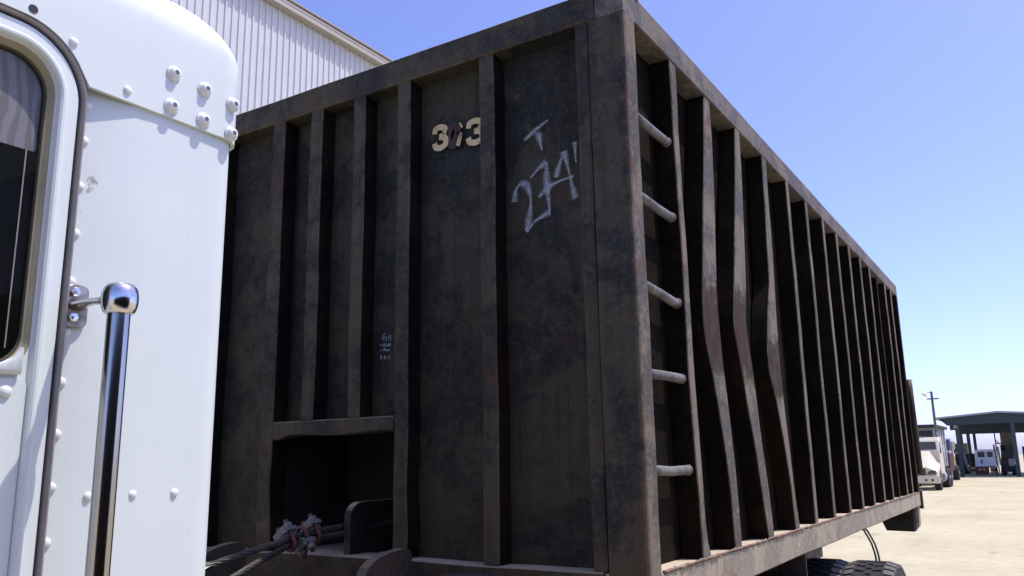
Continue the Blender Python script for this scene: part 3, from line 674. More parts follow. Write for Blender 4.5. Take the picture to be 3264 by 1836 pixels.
# ---- grab handle
gh = MB()
gh.rings([[(x, y, z) for y, z in rrect(-1.848 + e, -1.808 - e, 1.948 + e, 2.020 - e, 0.012, 5)] for x, e in ((-0.222, 0), (-0.2035, 0), (-0.201, 0.002))], True, True, True)
gob = gh.build('grab_handle', MT['bracket'], trk); smooth_angle(gob, 40)
HX, HY = -0.080, -1.829
b = MB()
sec = lambda x, y, z, hw, hh: [(x, y + hw * math.cos(t), z + hh * math.sin(t)) for t in [2 * math.pi * k / 14 for k in range(14)]]
b.rings([sec(-0.203, -1.829, 1.984, 0.019, 0.010), sec(-0.188, -1.829, 1.985, 0.016, 0.006), sec(-0.16, -1.829, 1.986, 0.012, 0.0055), sec(-0.13, -1.829, 1.984, 0.011, 0.0065), sec(-0.112, -1.829, 1.982, 0.013, 0.010), sec(-0.10, -1.829, 1.980, 0.017, 0.016)], True, True, True)
o = b.build('arm', MT['chrome2'], gob, smooth=True)
b = MB(); b.lathe([(0.0, 0.026), (0.014, 0.0255), (0.021, 0.0225), (0.0255, 0.016), (0.0275, 0.006), (0.0275, -0.006), (0.0262, -0.014), (0.0235, -0.0205), (0.0215, -0.0235), (0.017, -0.024)], (HX, HY, 1.980), (0, 0, 1), 40); b.build('knob', MT['chrome2'], gob, smooth=True)
b = MB(); b.lathe([(0.0172, 1.0), (0.0172, 1.959), (0.012, 1.959)], (HX, HY, 0), (0, 0, 1), 40); o = b.build('bar', MT['chrome'], gob); smooth_angle(o, 40)
b = MB(); b.lathe([(0.0, 0.026), (0.02, 0.022), (0.0275, 0.006), (0.0262, -0.014), (0.017, -0.024)], (HX, HY, 1.0), (0, 0, 1), 24); b.build('knob', MT['chrome2'], gob, smooth=True)
b = MB(); b.tube([(-0.197, HY, 1.0), (HX, HY, 1.0)], 0.009, 10); b.build('arm', MT['chrome2'], gob, smooth=True)
hb = MB(); hb.lathe([(0.0085, 0), (0.0085, 0.005), (0.0065, 0.0065), (0.0, 0.0068)], (0, 0, 0), (1, 0, 0), 6); hbm = hb.mesh('bracket_bolt', MT['chrome2'])
for z in (2.006, 1.964):
    o = link('bracket_bolt', hbm); o.location = (-0.2012, -1.834, z); attach(o, gob)

# ---- hood, front wheels, chassis, hoist frame
b = MB(); b.rings([[(CX + sx * w, y, z) for sx, z in ((-1, 1.0), (-1, h - .12), (-.82, h), (.82, h), (1, h - .12), (1, 1.0))] for y, w, h in ((-3.03, 1.0, 1.86), (-4.0, 0.9, 1.78), (-4.7, 0.82, 1.68), (-4.8, 0.75, 1.58))], True, True, True); b.build('hood', MT['white'], trk, bevel=0.02)
b = MB(); b.box(CX - 0.5, CX - 0.42, -4.7, 6.55, 0.72, 0.98); b.build('chassis_rail', MT['truckdark'], trk)
b = MB(); b.box(CX + 0.42, CX + 0.5, -4.7, 6.55, 0.72, 0.98); b.build('chassis_rail', MT['truckdark'], trk)
for sx in (-1, 1):
    b = MB(); b.box(CX + sx * 0.56 - 0.06, CX + sx * 0.56 + 0.06, -0.45, 6.6, 0.985, ZB - 0.003); b.build('hoist_rail', MT['truckdark'], trk)
for y in (-0.4, 1.2, 2.8, 4.4, 6.0):
    b = MB(); b.box(CX - 0.49, CX + 0.49, y - 0.06, y + 0.06, 0.99, 1.16); b.build('hoist_cross_beam', MT['truckdark'], trk)
b = MB(); b.box(CX - 1.2, CX + 1.2, -1.15, -0.55, 0.985, 1.10); b.build('deck_plate', MT['truckdark'], trk)
# rounded guide ears at the head of the hoist
def ear(P, y0, y1):
    b = MB(); b.prism(P, 0, y0, y1); o = b.build('guide_ear', [MT['truckdark'], MT['edge']], trk)
    for p in o.data.polygons:
        if abs(p.normal.x) < 0.3: p.material_index = 1  # edge faces take a paler steel than the plate sides
    return o
ear([(-0.335, 0.99), (-0.325, 1.28), (-0.318, 1.34), (-0.298, 1.365), (-0.27, 1.383), (-0.24, 1.395), (-0.175, 1.406), (-0.10, 1.412), (-0.075, 1.405), (-0.062, 1.385), (-0.055, 0.99)], -0.967, -0.925)
ear([(-0.43, 0.99), (-0.41, 1.36), (-0.385, 1.395), (-0.33, 1.411), (-0.28, 1.418), (-0.24, 1.420), (-0.215, 1.412), (-0.20, 1.39), (-0.18, 0.99)], -1.722, -1.68)
b = MB(); b.tube([(-0.82, -0.14, 1.25), (-0.78, -0.14, 1.30), (-0.70, -0.13, 1.325), (-0.58, -0.12, 1.330), (-0.42, -0.12, 1.315), (-0.3, -0.12, 1.28)], 0.018, 10); b.build('hydraulic_hose', MT['hose'], trk, smooth=True)
b = MB(); b.box(-1.50, -0.3, -0.20, -0.16, 1.06, 1.25); b.build('stop_plate', MT['frontpost'], trk, bevel=0.006)
# rear duals
def tyre_mesh():
    b = MB(); R = 0.525; w = 0.147
    prof = [(0.30, -w * .72), (0.40, -w), (0.47, -w), (0.500, -w * .93), (0.514, -w * .80), (0.518, -w * .5), (0.519, 0), (0.518, w * .5), (0.514, w * .8), (0.500, w * .93), (0.47, w), (0.40, w), (0.30, w * .72)]
    seg = 56; rg = []
    for r, h in prof: rg.append([(h, r * math.cos(2 * math.pi * k / seg), r * math.sin(2 * math.pi * k / seg)) for k in range(seg)])
    b.rings(rg, True)
    return b
tb = tyre_mesh(); tym = tb.mesh('tyre', MT['rubber'], smooth=True)
lb = MB(); w = 0.147
for k in range(46):
    for (h0, h1, r0, r1, ph) in ((-w * 1.0, -w * .62, .487, .527, 0), (-w * .52, -w * .18, .51, .526, .5), (-w * .10, w * .10, .51, .526, 0), (w * .18, w * .52, .51, .526, .5), (w * .62, w * 1.0, .487, .527, 0)):
        a0 = 2 * math.pi * (k + ph) / 46; a1 = a0 + 2 * math.pi / 46 * 0.66
        o = len(lb.v)
        sk = 0.02 if h0 < 0 else -0.02
        for (h, s) in ((h0, 0), (h1, sk)):
            ro = r1 - (0.018 if abs(h) > w * .9 else 0)
            lb.v += [(h, r0 * math.cos(a0 + s), r0 * math.sin(a0 + s)), (h, r0 * math.cos(a1 + s), r0 * math.sin(a1 + s)), (h, ro * math.cos(a1 + s), ro * math.sin(a1 + s)), (h, ro * math.cos(a0 + s), ro * math.sin(a0 + s))]
        lb.f += [(o, o + 1, o + 2, o + 3), (o + 7, o + 6, o + 5, o + 4), (o + 3, o + 2, o + 6, o + 7), (o, o + 3, o + 7, o + 4), (o + 1, o + 5, o + 6, o + 2)]
ltm = lb.mesh('tread', [MT['rubber'], MT['lug']])
for p in ltm.polygons:
    c = p.center
    if abs(c.x) > w * .58: p.material_index = 1  # shoulder lugs take a paler rubber than the centre tread
rmb = MB(); rmb.lathe([(0.302, -0.106), (0.302, 0.106), (0.28, 0.10), (0.26, 0.02), (0.12, 0.02), (0.10, 0.10), (0.0, 0.11)], (0, 0, 0), (1, 0, 0), 28); rim_m = rmb.mesh('rim', MT['galv'], smooth=False)
def wheel(x, y, flip=False):
    o = link('wheel', rim_m); o.location = (x, y, 0.527); attach(o, trk)
    if flip: o.rotation_euler = (0, 0, math.pi)
    for nm, me in (('tyre', tym), ('tread', ltm)):
        q = link(nm, me); q.parent = o
for y in (3.38, 1.98):
    for x in (-0.222, 0.086): wheel(x, y)
    for x in (mir(-0.222), mir(0.086)): wheel(x, y, True)
    b = MB(); b.tube([(mir(0.0), y, 0.527), (0.0, y, 0.527)], 0.07, 12); b.build('axle', MT['truckdark'], trk)
wheel(-0.30, -4.0); wheel(mir(-0.30), -4.0, True)
b = MB(); b.tube([(mir(-0.30), -4.0, 0.527), (-0.30, -4.0, 0.527)], 0.06, 12); b.build('axle', MT['truckdark'], trk)
b = MB(); b.box(-0.30, -0.045, 2.19, 2.205, 0.55, ZB - 0.004); b.box(-0.36, -0.30, 2.16, 2.235, 0.9, ZB - 0.004); b.build('mud_flap', MT['truckdark'], trk)
b = MB(); b.box(CX - 0.9, -0.2, 2.16, 2.20, 1.10, 1.18); b.build('flap_bracket', MT['truckdark'], trk)
for dx_ in (0.0, 0.022):
    b = MB(); b.tube([(-0.05 + dx_, 3.83, 1.225), (-0.05 + dx_, 3.95, 1.195), (-0.045 + dx_, 4.05, 1.14), (-0.04 + dx_, 4.13, 1.09), (-0.035 + dx_, 4.20, 1.01), (-0.035 + dx_, 4.24, 0.92), (-0.09 + dx_, 4.25, 0.6), (-0.25 + dx_, 4.4, 0.56)], 0.007, 8); b.build('air_hose', MT['hose'], trk, smooth=True)

# ============================================================ HOIST ROPE AND CLAMPS
rope = empty('wire_rope', (-1.40, -0.2, 1.38)); tag(rope, 'greasy wire rope with two galvanised clamps and frayed end at the container pocket', 'cable')
cab = [(-1.42, 0.30, 1.50), (-1.408, 0.2, 1.479), (-1.395, 0.06, 1.467), (-1.40, -0.02, 1.461), (-1.394, -0.2, 1.447), (-1.385, -0.29, 1.433), (-1.43, -0.38, 1.41), (-1.49, -0.5, 1.372), (-1.51, -0.62, 1.345), (-1.50, -0.9, 1.25), (-1.44, -1.1, 1.12)]
def densify(P, m=6):
    out = []
    for i in range(len(P) - 1):
        p0 = Vector(P[max(i - 1, 0)]); p1 = Vector(P[i]); p2 = Vector(P[i + 1]); p3 = Vector(P[min(i + 2, len(P) - 1)])
        for k in range(m):
            t = k / m
            out.append(0.5 * ((2 * p1) + (p2 - p0) * t + (2 * p0 - 5 * p1 + 4 * p2 - p3) * t * t + (3 * p1 - p0 - 3 * p2 + p3) * t ** 3))
    out.append(Vector(P[-1])); return out
def twisted(path, r, name, strands=6):
    P = densify(path, 8); b = MB()
    for s in range(strands):
        pts = []
        for i, p in enumerate(P):
            d = (P[min(i + 1, len(P) - 1)] - P[max(i - 1, 0)]).normalized(); a = d.cross(Vector((0, 0, 1))).normalized(); c = d.cross(a)
            t = i * 0.55 + s * 2 * math.pi / strands
            pts.append(p + (a * math.cos(t) + c * math.sin(t)) * r * 0.62)
        b.tube(pts, r * 0.42, 6)
    return b.build(name, MT['rope'], rope, smooth=True)
twisted(cab, 0.0135, 'rope')
twisted([(-1.33, 0.30, 1.47), (-1.35, 0.16, 1.455), (-1.375, 0.03, 1.440), (-1.392, -0.1, 1.433), (-1.39, -0.22, 1.422), (-1.345, -0.33, 1.407), (-1.30, -0.46, 1.385), (-1.27, -0.58, 1.355), (-1.27, -0.72, 1.30), (-1.29, -0.85, 1.2), (-1.30, -0.95, 1.12)], 0.012, 'rope_tail')
b = MB()
for k in range(9):
    e = Vector((-1.50 + random.uniform(-.03, .03), -0.60 + random.uniform(-.04, .02), 1.352 + random.uniform(-.02, .03)))
    b.tube([(-1.488 + random.uniform(-.006, .006), -0.50, 1.376), ((-1.488 + e.x) / 2, (-0.50 + e.y) / 2, (1.376 + e.z) / 2 + 0.006), e], [0.0025, 0.002, 0.0012], 5)
b.build('frayed_end', MT['fray'], rope, smooth=True)
def clamp(c, flip, d):
    """saddle, u bolt and two nuts around the two ropes; d = rope direction"""
    C = Vector(c); d = Vector(d).normalized(); a = d.cross(Vector((0, 0, 1))).normalized(); u = a.cross(d).normalized()
    tl = (u * 0.80 - a * 0.6).normalized() if not flip else (-u * 0.85 + a * 0.5).normalized(); s = d.cross(tl).normalized()
    K = 1.22
    def P(p, q, r): return C + (d * p + s * q + tl * r) * K
    b = MB()
    for (p0, p1, q0, q1, r0, r1) in ((-0.020, 0.020, -0.034, 0.034, 0.018, 0.032), (-0.025, 0.025, -0.016, 0.016, 0.006, 0.026), (-0.028, -0.018, -0.030, 0.030, 0.012, 0.038)):
        o = len(b.v)
        b.v += [P(p, q, r) for r in (r0, r1) for p, q in ((p0, q0), (p1, q0), (p1, q1), (p0, q1))]
        b.f += [tuple(o + i for i in f) for f in ((3, 2, 1, 0), (4, 5, 6, 7), (0, 1, 5, 4), (1, 2, 6, 5), (2, 3, 7, 6), (3, 0, 4, 7))]
    root = b.build('clamp', MT['galvnut'], rope, bevel=0.003)
    arc = [P(0, 0.021, 0.060), P(0, 0.021, 0.030), P(0, 0.021, 0.0)] + [P(0, 0.021 * math.cos(t), -0.012 - 0.021 * math.sin(t)) for t in [math.pi * k / 8 for k in range(9)]] + [P(0, -0.021, 0.0), P(0, -0.021, 0.030), P(0, -0.021, 0.060)]
    b = MB(); b.tube(arc, 0.0092, 10); b.build('u_bolt', MT['ubolt'], root, smooth=True)
    for q in (-0.021, 0.021):
        b = MB(); b.lathe([(0.0172, 0.040), (0.0172, 0.058), (0.0135, 0.060)], P(0, q, 0), tl, 6); b.build('nut', MT['galvnut'], root)
clamp((-1.393, -0.235, 1.437), False, (0.05, 1, 0.05))
clamp((-1.398, -0.10, 1.452), False, (0.05, 1, 0.05))
clamp((-1.393, -0.165, 1.442), True, (0.05, 1, 0.05))

# ============================================================ UNSEEN BIN, ADDED TO DARKEN THE CHROME BAR AND SIDE BAYS
ob = empty('added_dark_bin', (4.8, -5.5, 0)); tag(ob, 'unseen dark bin added across the lane to darken the chrome bar reflection', 'bin')
b = MB(); b.box(3.7, 6.0, -11.0, 0.2, 0.15, 2.7); b.build('body', MT['side'], ob)
b = MB(); b.box(3.58, 3.7, -11.05, 0.25, 2.58, 2.75); b.build('top_rail', MT['frontpost'], ob)
b = MB(); b.box(3.58, 3.7, -11.05, 0.25, 0.10, 0.28); b.build('bottom_rail', MT['frontpost'], ob)
for k in range(20):
    b = MB(); b.box(3.6, 3.699, -10.9 + k * .57, -10.82 + k * .57, 0.281, 2.579); b.build('side_post', MT['frontpost'], ob)
for y in (-10.5, -0.4):
    b = MB(); b.box(3.9, 5.8, y - .1, y + .1, 0, 0.149); b.build('skid', MT['frontpost'], ob)

# ============================================================ WAREHOUSE
WX = -12.6; EZ = 12.15
wh = empty('warehouse', (WX, 8, 0)); tag(wh, 'tall white ribbed metal warehouse wall with greige eave gutter', 'building')
pitch = 0.183; pw = pitch * 5
sec_ = []
for k in range(5):
    o = k * pitch
    sec_ += [(0.0, o), (0.0, o + 0.118), (0.030, o + 0.132), (0.030, o + 0.168), (0.0, o + 0.1825)]
pm = MB(); pm.rings([[(x, y, z) for x, y in sec_] for z in (0.02, EZ)], closed=False)
pmm = pm.mesh('wall_panel', MT['sheet'])
for k in range(-30, 46):
    o = link('wall_panel', pmm); o.location = (WX, k * pw, 0); attach(o, wh)
b = MB(); y0, y1 = -30 * pw, 46 * pw
b.prism([(WX - 0.1, EZ + 0.12), (WX + 0.20, EZ + 0.10), (WX + 0.235, EZ + 0.02), (WX + 0.22, EZ - 0.02), (WX + 0.225, EZ - 0.11), (WX + 0.20, EZ - 0.12), (WX + 0.04, EZ - 0.115), (WX + 0.035, EZ - 0.05), (WX - 0.1, EZ - 0.05)], 1, y0, y1); b.build('eave_gutter', MT['gutter'], wh)
b = MB(); b.prism([(WX - 0.12, EZ + 0.11), (WX + 0.25, EZ + 0.115), (WX + 0.25, EZ + 0.14), (WX - 9.0, EZ + 1.0), (WX - 9.0, EZ + 0.9)], 1, y0 - 0.1, y1 + 0.1); b.build('roof', MT['gutter'], wh)
b = MB(); b.box(WX - 9.0, WX - 0.05, y0, y0 + 0.1, 0, EZ - 0.06); b.build('gable_wall', MT['sheet'], wh)
b = MB(); b.box(WX - 9.0, WX - 0.05, y1 - 0.1, y1, 0, EZ - 0.06); b.build('gable_wall', MT['sheet'], wh)
b = MB(); b.box(WX - 9.1, WX - 9.0, y0, y1, 0, EZ + 0.9); b.build('rear_wall', MT['sheet'], wh)
sc = MB(); sc.lathe([(0.022, 0), (0.016, 0.012), (0, 0.014)], (0, 0, 0), (1, 0, 0), 8); scm = sc.mesh('screw', MT['mould'])
for y, z in ((8.0, 9.55), (8.62, 9.15), (9.05, 8.9)):
    o = link('screw', scm); o.location = (WX + 0.001, y, z); attach(o, wh)

# ============================================================ FAR YARD
def wheel_simple(x, y, r, w, root):
    b = MB(); b.lathe([(r * .55, -w / 2), (r * .95, -w / 2), (r, -w * .35), (r, w * .35), (r * .95, w / 2), (r * .55, w / 2)], (x, y, r), (1, 0, 0), 24); o = b.build('wheel', MT['rubber'], root, smooth=False)
    b = MB(); b.lathe([(r * .54, -w * .4), (r * .54, w * .4), (r * .2, w * .42), (r * .15, w * .6), (0, w * .62)], (x, y, r), (1, 0, 0), 16); b.build('rim', MT['fargrey'], o)
def tractor(root, cx, y0, paint, roof_z=2.58, blue=False, face=-1, low=False):
    """conventional tractor whose nose points to -y; y0 = bumper"""
    P = lambda n, mb, m, p=root, bv=0.0: mb.build(n, MT[m], p, bevel=bv)
    b = MB(); b.rings([[(cx + sx * w, y, z) for sx, z in ((-1, .58), (-1, zs), (-.86, zs + .10), (-.55, zt), (.55, zt), (.86, zs + .10), (1, zs), (1, .58))] for y, w, zs, zt in ((y0 + .10, .93, .86, 1.10), (y0 + .35, 1.0, 1.02, 1.26), (y0 + .9, 1.0, 1.12, 1.55), (y0 + 1.5, .97, 1.22, 1.82), (y0 + 1.75, .95, 1.3, 1.90))], True, True, True)
    hood = P('hood', b, paint, bv=.03)
    b = MB(); b.box(cx - 1.04, cx + 1.04, y0, y0 + .14, .34, .72); bp = P('bumper', b, paint, bv=.05)
    for sx in (-1, 1):
        b = MB(); b.lathe([(.055, 0), (.055, .03), (.02, .035)], (cx + sx * .70, y0 - .004, .50), (0, -1, 0), 12); P('fog_lamp', b, 'fardark', bp)
        b = MB(); b.lathe([(.05, 0), (.05, .03), (.02, .035)], (cx + sx * .42, y0 - .004, .50), (0, -1, 0), 12); P('fog_lamp', b, 'fardark', bp)
        b = MB(); b.prism([(cx + sx * .48, .76), (cx + sx * .90, .78), (cx + sx * .89, .94), (cx + sx * .72, .97), (cx + sx * .55, .90)], 1, y0 + .04, y0 + .16); P('headlight', b, 'farglass', bv=.015)
    b = MB(); b.box(cx - .42, cx + .42, y0 + .05, y0 + .13, .74, 1.06); P('grille', b, 'fardark')
    b = MB(); b.rings([[(cx + sx * w, y, z) for sx in (-1, 1) for y, z in (((y0 + 1.76, .75), (y0 + 1.76, 1.90), (y0 + 2.05, 2.42), (y0 + 2.2, roof_z), (y0 + 3.6, roof_z + .03), (y0 + 3.6, .75)) if sx < 0 else ())] for w in (-.97, .97)], True, True, True)
    cabo = P('cab', b, paint, bv=.04)
    b = MB(); b.v = [(cx - .86, y0 + 1.80, 1.955), (cx + .86, y0 + 1.80, 1.955), (cx + .82, y0 + 2.01, 2.345), (cx - .82, y0 + 2.01, 2.345)]; b.f = [(0, 1, 2, 3)]
    b.v += [(x, y + .05, z - .02) for x, y, z in b.v[:4]]; b.v = [(x, y - .022, z + .01) for x, y, z in b.v]; b.f += [(7, 6, 5, 4), (0, 1, 5, 4), (1, 2, 6, 5), (2, 3, 7, 6), (3, 0, 4, 7)]
    P('windscreen', b, 'farglass', cabo)
    for sx in (-1, 1):
        b = MB(); b.prism([(y0 + 1.98, 1.80), (y0 + 2.6, 1.76), (y0 + 2.6, 2.34), (y0 + 2.16, 2.34)], 0, cx + sx * .965, cx + sx * .985); P('side_window', b, 'farglass', cabo)
        b = MB(); b.box(cx + sx * 1.16 - .07, cx + sx * 1.16 + .07, y0 + 1.75, y0 + 1.83, 1.80, 2.17); b.tube([(cx + sx * .97, y0 + 1.95, 1.72), (cx + sx * 1.12, y0 + 1.80, 1.83)], .015, 6); P('mirror', b, 'lamp', cabo, .01)
        b = MB(); b.rings([[(cx + sx * (1.02 if q else .72), y0 + .85 + .62 * math.cos(t), .48 + .62 * math.sin(t)) for q in (0, 1)] for t in [math.pi * (k / 10) for k in range(11)]], False); P('fender', b, paint)
        wheel_simple(cx + sx * .86, y0 + .85, .50, .28, root)
        for yy in (5.0, 6.2):
            wheel_simple(cx + sx * .76, y0 + yy, .50, .50, root)
        b = MB(); b.lathe([(.30, 0), (.32, .03), (.32, .97), (.30, 1.0)], (cx + sx * .72, y0 + 2.7, .62), (0, 1, 0), 16); P('fuel_tank', b, 'fargrey')
        b = MB(); b.tube([(cx + sx * .80, y0 + 3.72, .7), (cx + sx * .80, y0 + 3.72, roof_z + .3)], .06, 10); P('exhaust_stack', b, 'fargrey')
        b = MB(); b.box(cx + sx * .40 - .05, cx + sx * .40 + .05, y0 + .2, y0 + 6.8, .55, .80); P('frame_rail', b, 'fardark')
    return cabo
tr = empty('tractor_truck', (-4.4, 45, 0)); tag(tr, 'cream white conventional tractor truck parked in front of the grey box trailer', 'truck')
c1 = tractor(tr, -4.40, 43.0, 'farwhite')
b = MB(); b.box(-4.75, -4.05, 45.2, 45.5, 2.585, 2.63); b.build('roof_marker_light', MT['fargrey'], c1)
b = MB(); b.box(-5.30, -3.60, 46.65, 47.9, .78, 2.50); b.build('sleeper_box', MT['farwhite'], tr, bevel=.05)

bt = empty('box_trailer', (-5.4, 53, 0)); tag(bt, 'grey box trailer with dark roof standing behind the white tractor truck', 'trailer')
b = MB(); b.box(-6.6, -4.10, 50.3, 56.2, 1.0, 3.22); b.build('body', MT['fargrey'], bt, bevel=.02)
b = MB(); b.box(-6.5, -4.2, 50.26, 50.298, 1.3, 3.05); b.build('front_panel', MT['fardark'], bt)
b = MB(); b.box(-6.75, -3.95, 49.9, 56.4, 3.225, 3.38); b.build('roof', MT['fardark'], bt, bevel=.02)
for k in range(4):
    b = MB(); b.box(-4.098, -4.07, 51.2 + k * 1.3, 51.28 + k * 1.3, 1.02, 3.2); b.build('side_rib', MT['canopy'], bt)
for yy in (54.3, 55.4):
    for x in (-6.25, -4.40): wheel_simple(x, yy, .48, .5, bt)
b = MB(); b.box(-6.3, -4.3, 50.6, 56.0, .8, .995); b.build('frame', MT['fardark'], bt)
for x in (-6.2, -4.5):
    b = MB(); b.box(x - .06, x + .06, 51.0, 51.12, 0.0, .8); b.build('landing_leg', MT['fardark'], bt)

pole = empty('light_pole', (-3.69, 47.6, 0)); tag(pole, 'timber yard light pole with crossarm and white floodlight beside the grey trailer', 'pole')
b = MB(); b.tube([(-3.80, 48.2, 0), (-3.80, 48.2, 5.1)], [.085, .06], 12); b.build('shaft', MT['polewood'], pole)
b = MB(); b.box(-4.05, -3.46, 48.09, 48.12, 4.66, 4.73); b.build('crossarm', MT['polewood'], pole)
b = MB(); b.tube([(-3.80, 48.2, 5.06), (-3.95, 48.15, 5.06), (-4.02, 48.1, 5.0)], .02, 6); b.build('lamp_arm', MT['fargrey'], pole)
b = MB(); b.lathe([(.03, 0.05), (.06, 0.0), (.13, -.10), (.16, -.17), (.12, -.18)], (-4.06, 48.08, 5.05), (.55, .4, .75), 14); b.build('floodlight', MT['lamp'], pole)

mt_ = empty('maroon_truck', (-4.9, 60, 0)); tag(mt_, 'maroon and white truck with blue visor parked behind the grey trailer', 'truck')
b = MB(); b.box(-5.9, -4.05, 57.0, 58.2, .62, 1.78); b.build('hood', MT['maroon'], mt_, bevel=.06)
b = MB(); b.box(-5.9, -4.02, 57.1, 58.2, 1.785, 1.93); b.build('hood_top', MT['farwhite'], mt_, bevel=.04)
b = MB(); b.box(-5.85, -4.1, 58.3, 60.2, .7, 2.55); cb = b.build('cab', MT['maroon'], mt_, bevel=.06)
b = MB(); b.prism([(58.0, 1.95), (58.2, 2.62), (58.75, 2.72), (58.3, 1.95)], 0, -5.8, -4.05); b.build('visor', MT['bluevisor'], cb, bevel=.02)
b = MB(); b.tube([(-3.98, 58.25, 1.9), (-3.85, 58.2, 2.0), (-3.85, 58.2, 2.55), (-3.98, 58.25, 2.6)], .02, 6); b.box(-3.93, -3.78, 58.15, 58.19, 2.05, 2.5); b.build('mirror', MT['farwhite'], cb)
b = MB(); b.box(-5.9, -4.05, 56.85, 56.99, .35, .62); b.build('bumper', MT['fargrey'], mt_, bevel=.03)
for x in (-5.7, -4.25): wheel_simple(x, 57.9, .48, .3, mt_); wheel_simple(x, 62.0, .48, .45, mt_)
b = MB(); b.box(-5.3, -4.6, 58.0, 62.8, .5, .69); b.build('frame', MT['fardark'], mt_)

yb = MB(); yb.prism([(-5.25, 0), (-4.63, 0), (-4.70, .45), (-4.78, 1.50), (-4.88, 1.66), (-5.12, 1.66), (-5.20, .45)], 1, 68.0, 69.6)
tag(yb.build('barrier_block', MT['yellow'], bevel=.03), 'worn yellow concrete barrier block beside the canopy post', 'barrier')

# canopy
cp = empty('canopy_shelter', (-1.6, 76, 0)); tag(cp, 'open blue grey steel canopy with low gabled roof on posts', 'shelter')
RP = [(-5.85, 4.36), (-1.63, 4.68), (2.6, 4.36)]
b = MB()
b.prism([(RP[0][0] - .05, 4.37), (RP[1][0], 4.70), (RP[2][0] + .05, 4.37), (RP[2][0] + .05, 4.50), (RP[1][0], 4.83), (RP[0][0] - .05, 4.50)], 1, 69.6, 88.0); b.build('roof', MT['canopyroof'], cp)
b = MB(); b.prism([(-5.6, 4.385), (-1.63, 4.69), (2.35, 4.385), (2.35, 3.88), (-1.63, 3.95), (-5.1, 3.88)], 1, 69.9, 70.15); b.build('fascia', MT['canopy'], cp)
b = MB(); b.prism([(-5.6, 4.38), (-1.63, 4.68), (2.35, 4.38), (2.35, 3.52), (-5.6, 3.52)], 1, 86.0, 86.3); b.build('rear_girder', MT['canopy'], cp)
b = MB(); b.prism([(-5.6, 4.38), (-1.63, 4.68), (2.35, 4.38), (2.35, 3.72), (-5.6, 3.72)], 1, 78.0, 78.2); b.build('middle_girder', MT['canopy'], cp)
for x, y, w, z in ((-4.45, 70.0, .13, 3.89), (-0.78, 70.0, .14, 3.93), (2.2, 70.0, .14, 3.89), (-4.95, 78.1, .12, 3.72), (-5.78 + .35, 86.15, .12, 3.52), (-4.85, 86.15, .14, 3.52), (-4.35, 86.15, .12, 3.52), (-2.70, 86.15, .05, 3.52), (-2.05, 86.15, .05, 3.52), (2.2, 86.15, .14, 3.52), (2.2, 78.1, .14, 3.72)):
    b = MB(); b.box(x - w, x + w, y - w * .9, y + w * .9, 0, z - .002); b.build('post', MT['canopy'], cp)
b = MB(); b.box(-2.70, -2.02, 86.1, 86.16, 2.55, 2.65); b.tube([(-2.70, 86.12, 2.95), (-2.42, 86.12, 2.62)], .04, 6); b.tube([(-2.02, 86.12, 2.95), (-2.26, 86.12, 2.62)], .04, 6); b.build('brace', MT['canopy'], cp)
b = MB(); b.box(-4.66, -4.38, 69.6, 69.82, 3.62, 3.89); b.build('flood_lamp', MT['olive'], cp)

vn = empty('parked_van', (-3.05, 75, 0)); tag(vn, 'pale white van parked under the canopy, rear with two dark windows facing out', 'van')
b = MB(); b.prism([(-3.78, .62), (-2.30, .62), (-2.36, 1.95), (-2.46, 2.04), (-3.62, 2.04), (-3.72, 1.95)], 1, 74.0, 78.0); b.build('body', MT['vanwhite'], vn, bevel=.05)
for x0, x1 in ((-3.53, -3.05), (-2.87, -2.48)):
    b = MB(); b.box(x0, x1, 73.97, 74.05, 1.44, 1.85); b.build('rear_window', MT['farglass'], vn, bevel=.015)
b = MB(); b.box(-3.7, -2.85, 73.80, 73.95, .10, .72); rb_ = b.build('rear_bumper', MT['red'], vn, bevel=.03)
for x in (-3.48, -3.20):
    b = MB(); b.lathe([(.10, 0), (.10, .03), (.0, .05)], (x, 73.79, .50), (0, -1, 0), 14); b.build('lamp', MT['tan'], rb_)
for x0 in (-4.16, -2.78):
    b = MB(); b.box(x0, x0 + .38, 73.82, 73.97, .02, .34); b.build('mud_flap', MT['olive'], vn)
    for xx in (x0 + .10, x0 + .29):
        b = MB(); b.lathe([(.085, 0), (.085, .03), (0, .045)], (xx, 73.82, .60), (0, -1, 0), 12); b.build('tail_lamp', MT['tan'], vn)
    b = MB(); b.box(x0, x0 + .38, 73.83, 73.98, .36, .74); b.build('lamp_panel', MT['red'], vn)
for x in (-3.95, -2.55): wheel_simple(x, 75.0, .36, .25, vn); wheel_simple(x, 77.2, .36, .25, vn)
b = MB(); b.tube([(-3.28, 73.9, .95), (-3.30, 73.88, 1.25)], .05, 8); b.build('door_latch', MT['fardark'], vn)

hp = empty('loading_hopper', (-1.5, 75, 0)); tag(hp, 'grey steel hopper box on a dark frame under the canopy beside the wide post', 'hopper')
b = MB(); b.prism([(-1.86, 2.32), (-1.0, 2.32), (-.93, 3.32), (-1.86, 3.32)], 1, 75.0, 76.6); b.build('bin', MT['farbrown'], hp, bevel=.03)
b = MB(); b.box(-1.62, -1.0, 74.7, 74.98, 1.92, 2.32); b.build('control_box', MT['fardark'], hp, bevel=.02)
b = MB(); b.prism([(-2.10, 0.25), (-1.15, 0.25), (-1.10, 1.9), (-1.9, 1.96)], 1, 74.6, 76.8); b.build('engine_housing', MT['fardark'], hp, bevel=.04)
b = MB(); b.box(-1.48, -1.12, 74.5, 74.59, .72, 1.30); b.build('side_cover', MT['fargrey'], hp)
b = MB(); b.tube([(-2.30, 74.6, .9), (-2.36, 74.6, 2.42)], .06, 8); b.build('exhaust_stack', MT['fardark'], hp)
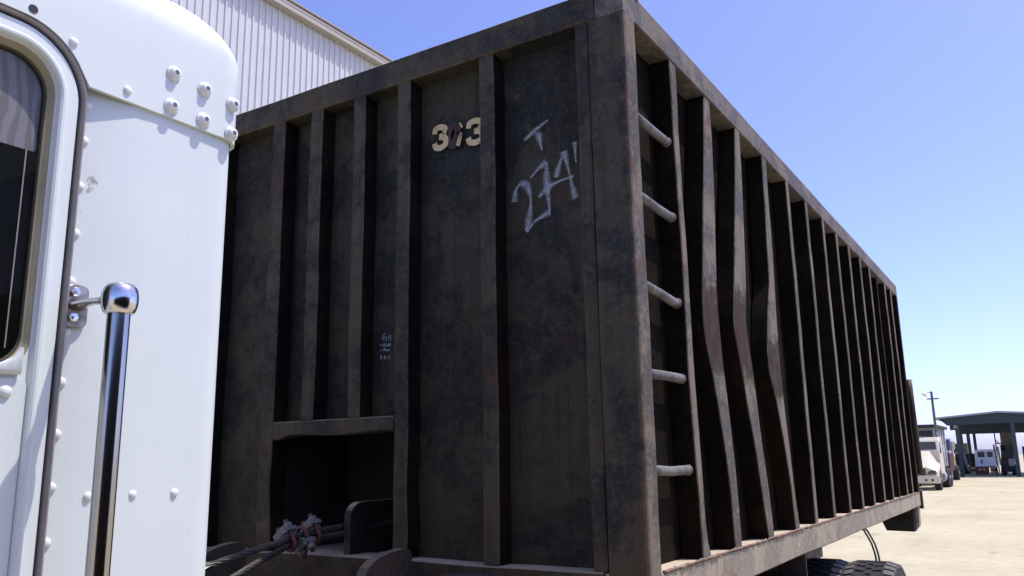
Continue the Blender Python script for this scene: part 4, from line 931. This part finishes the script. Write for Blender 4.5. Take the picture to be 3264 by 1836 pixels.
b = MB(); b.prism([(-2.12, .8), (-1.96, .8), (-2.04, 2.3), (-2.16, 2.2)], 1, 74.62, 74.72); b.build('guard_plate', MT['fargrey'], hp)
for x in (-1.9, -1.2): wheel_simple(x, 74.9, .42, .3, hp); wheel_simple(x, 76.5, .42, .3, hp)
b = MB(); b.box(-2.0, -1.1, 76.61, 76.7, 1.9, 2.4); b.box(-1.8, -1.1, 75.1, 76.5, 1.9, 2.318); b.build('frame', MT['fardark'], hp)

ex = empty('excavator', (-4.9, 80, 0)); tag(ex, 'dark tracked excavator with tan cab standing under the canopy', 'excavator')
b = MB(); b.box(-5.7, -4.9, 79.2, 82.2, 0, .7); b.build('track', MT['fardark'], ex, bevel=.15)
b = MB(); b.box(-4.75, -4.0, 79.2, 82.2, 0, .7); b.build('track', MT['fardark'], ex, bevel=.15)
b = MB(); b.box(-5.6, -4.1, 79.6, 82.6, .72, 1.75); b.build('engine_housing', MT['fardark'], ex, bevel=.06)
b = MB(); b.box(-5.65, -5.05, 79.4, 80.6, 1.76, 2.62); cbx = b.build('cab', MT['tan'], ex, bevel=.05)
b = MB(); b.box(-5.60, -5.25, 79.37, 79.45, 1.95, 2.52); b.build('cab_window', MT['farglass'], cbx)
b = MB(); b.box(-5.0, -4.6, 79.7, 81.0, 1.76, 2.62); b.build('side_tank', MT['tan'], ex, bevel=.05)
b = MB(); b.tube([(-4.85, 79.5, 1.7), (-4.72, 78.9, 1.0), (-4.62, 78.6, .3)], [.10, .09, .05], 8); b.build('boom', MT['fargrey'], ex)
b = MB(); b.tube([(-4.55, 79.5, 1.7), (-4.45, 79.0, 1.1), (-4.38, 78.8, .75)], [.06, .06, .04], 8); b.build('ram', MT['farbrown'], ex)

# dark parked trailer seen past the wide post
dt = empty('flatbed_trailer', (0.6, 76, 0)); tag(dt, 'dark low trailer body parked under the canopy right of the wide post', 'trailer')
b = MB(); b.box(-0.45, 1.9, 74.5, 78.5, .55, 2.22); b.build('body', MT['fardark'], dt, bevel=.04)
for x in (-.2, 1.6): wheel_simple(x, 75.2, .45, .3, dt); wheel_simple(x, 77.6, .45, .3, dt)
b = MB(); b.box(-.1, 1.5, 74.8, 78.2, .42, .548); b.build('frame', MT['fardark'], dt)
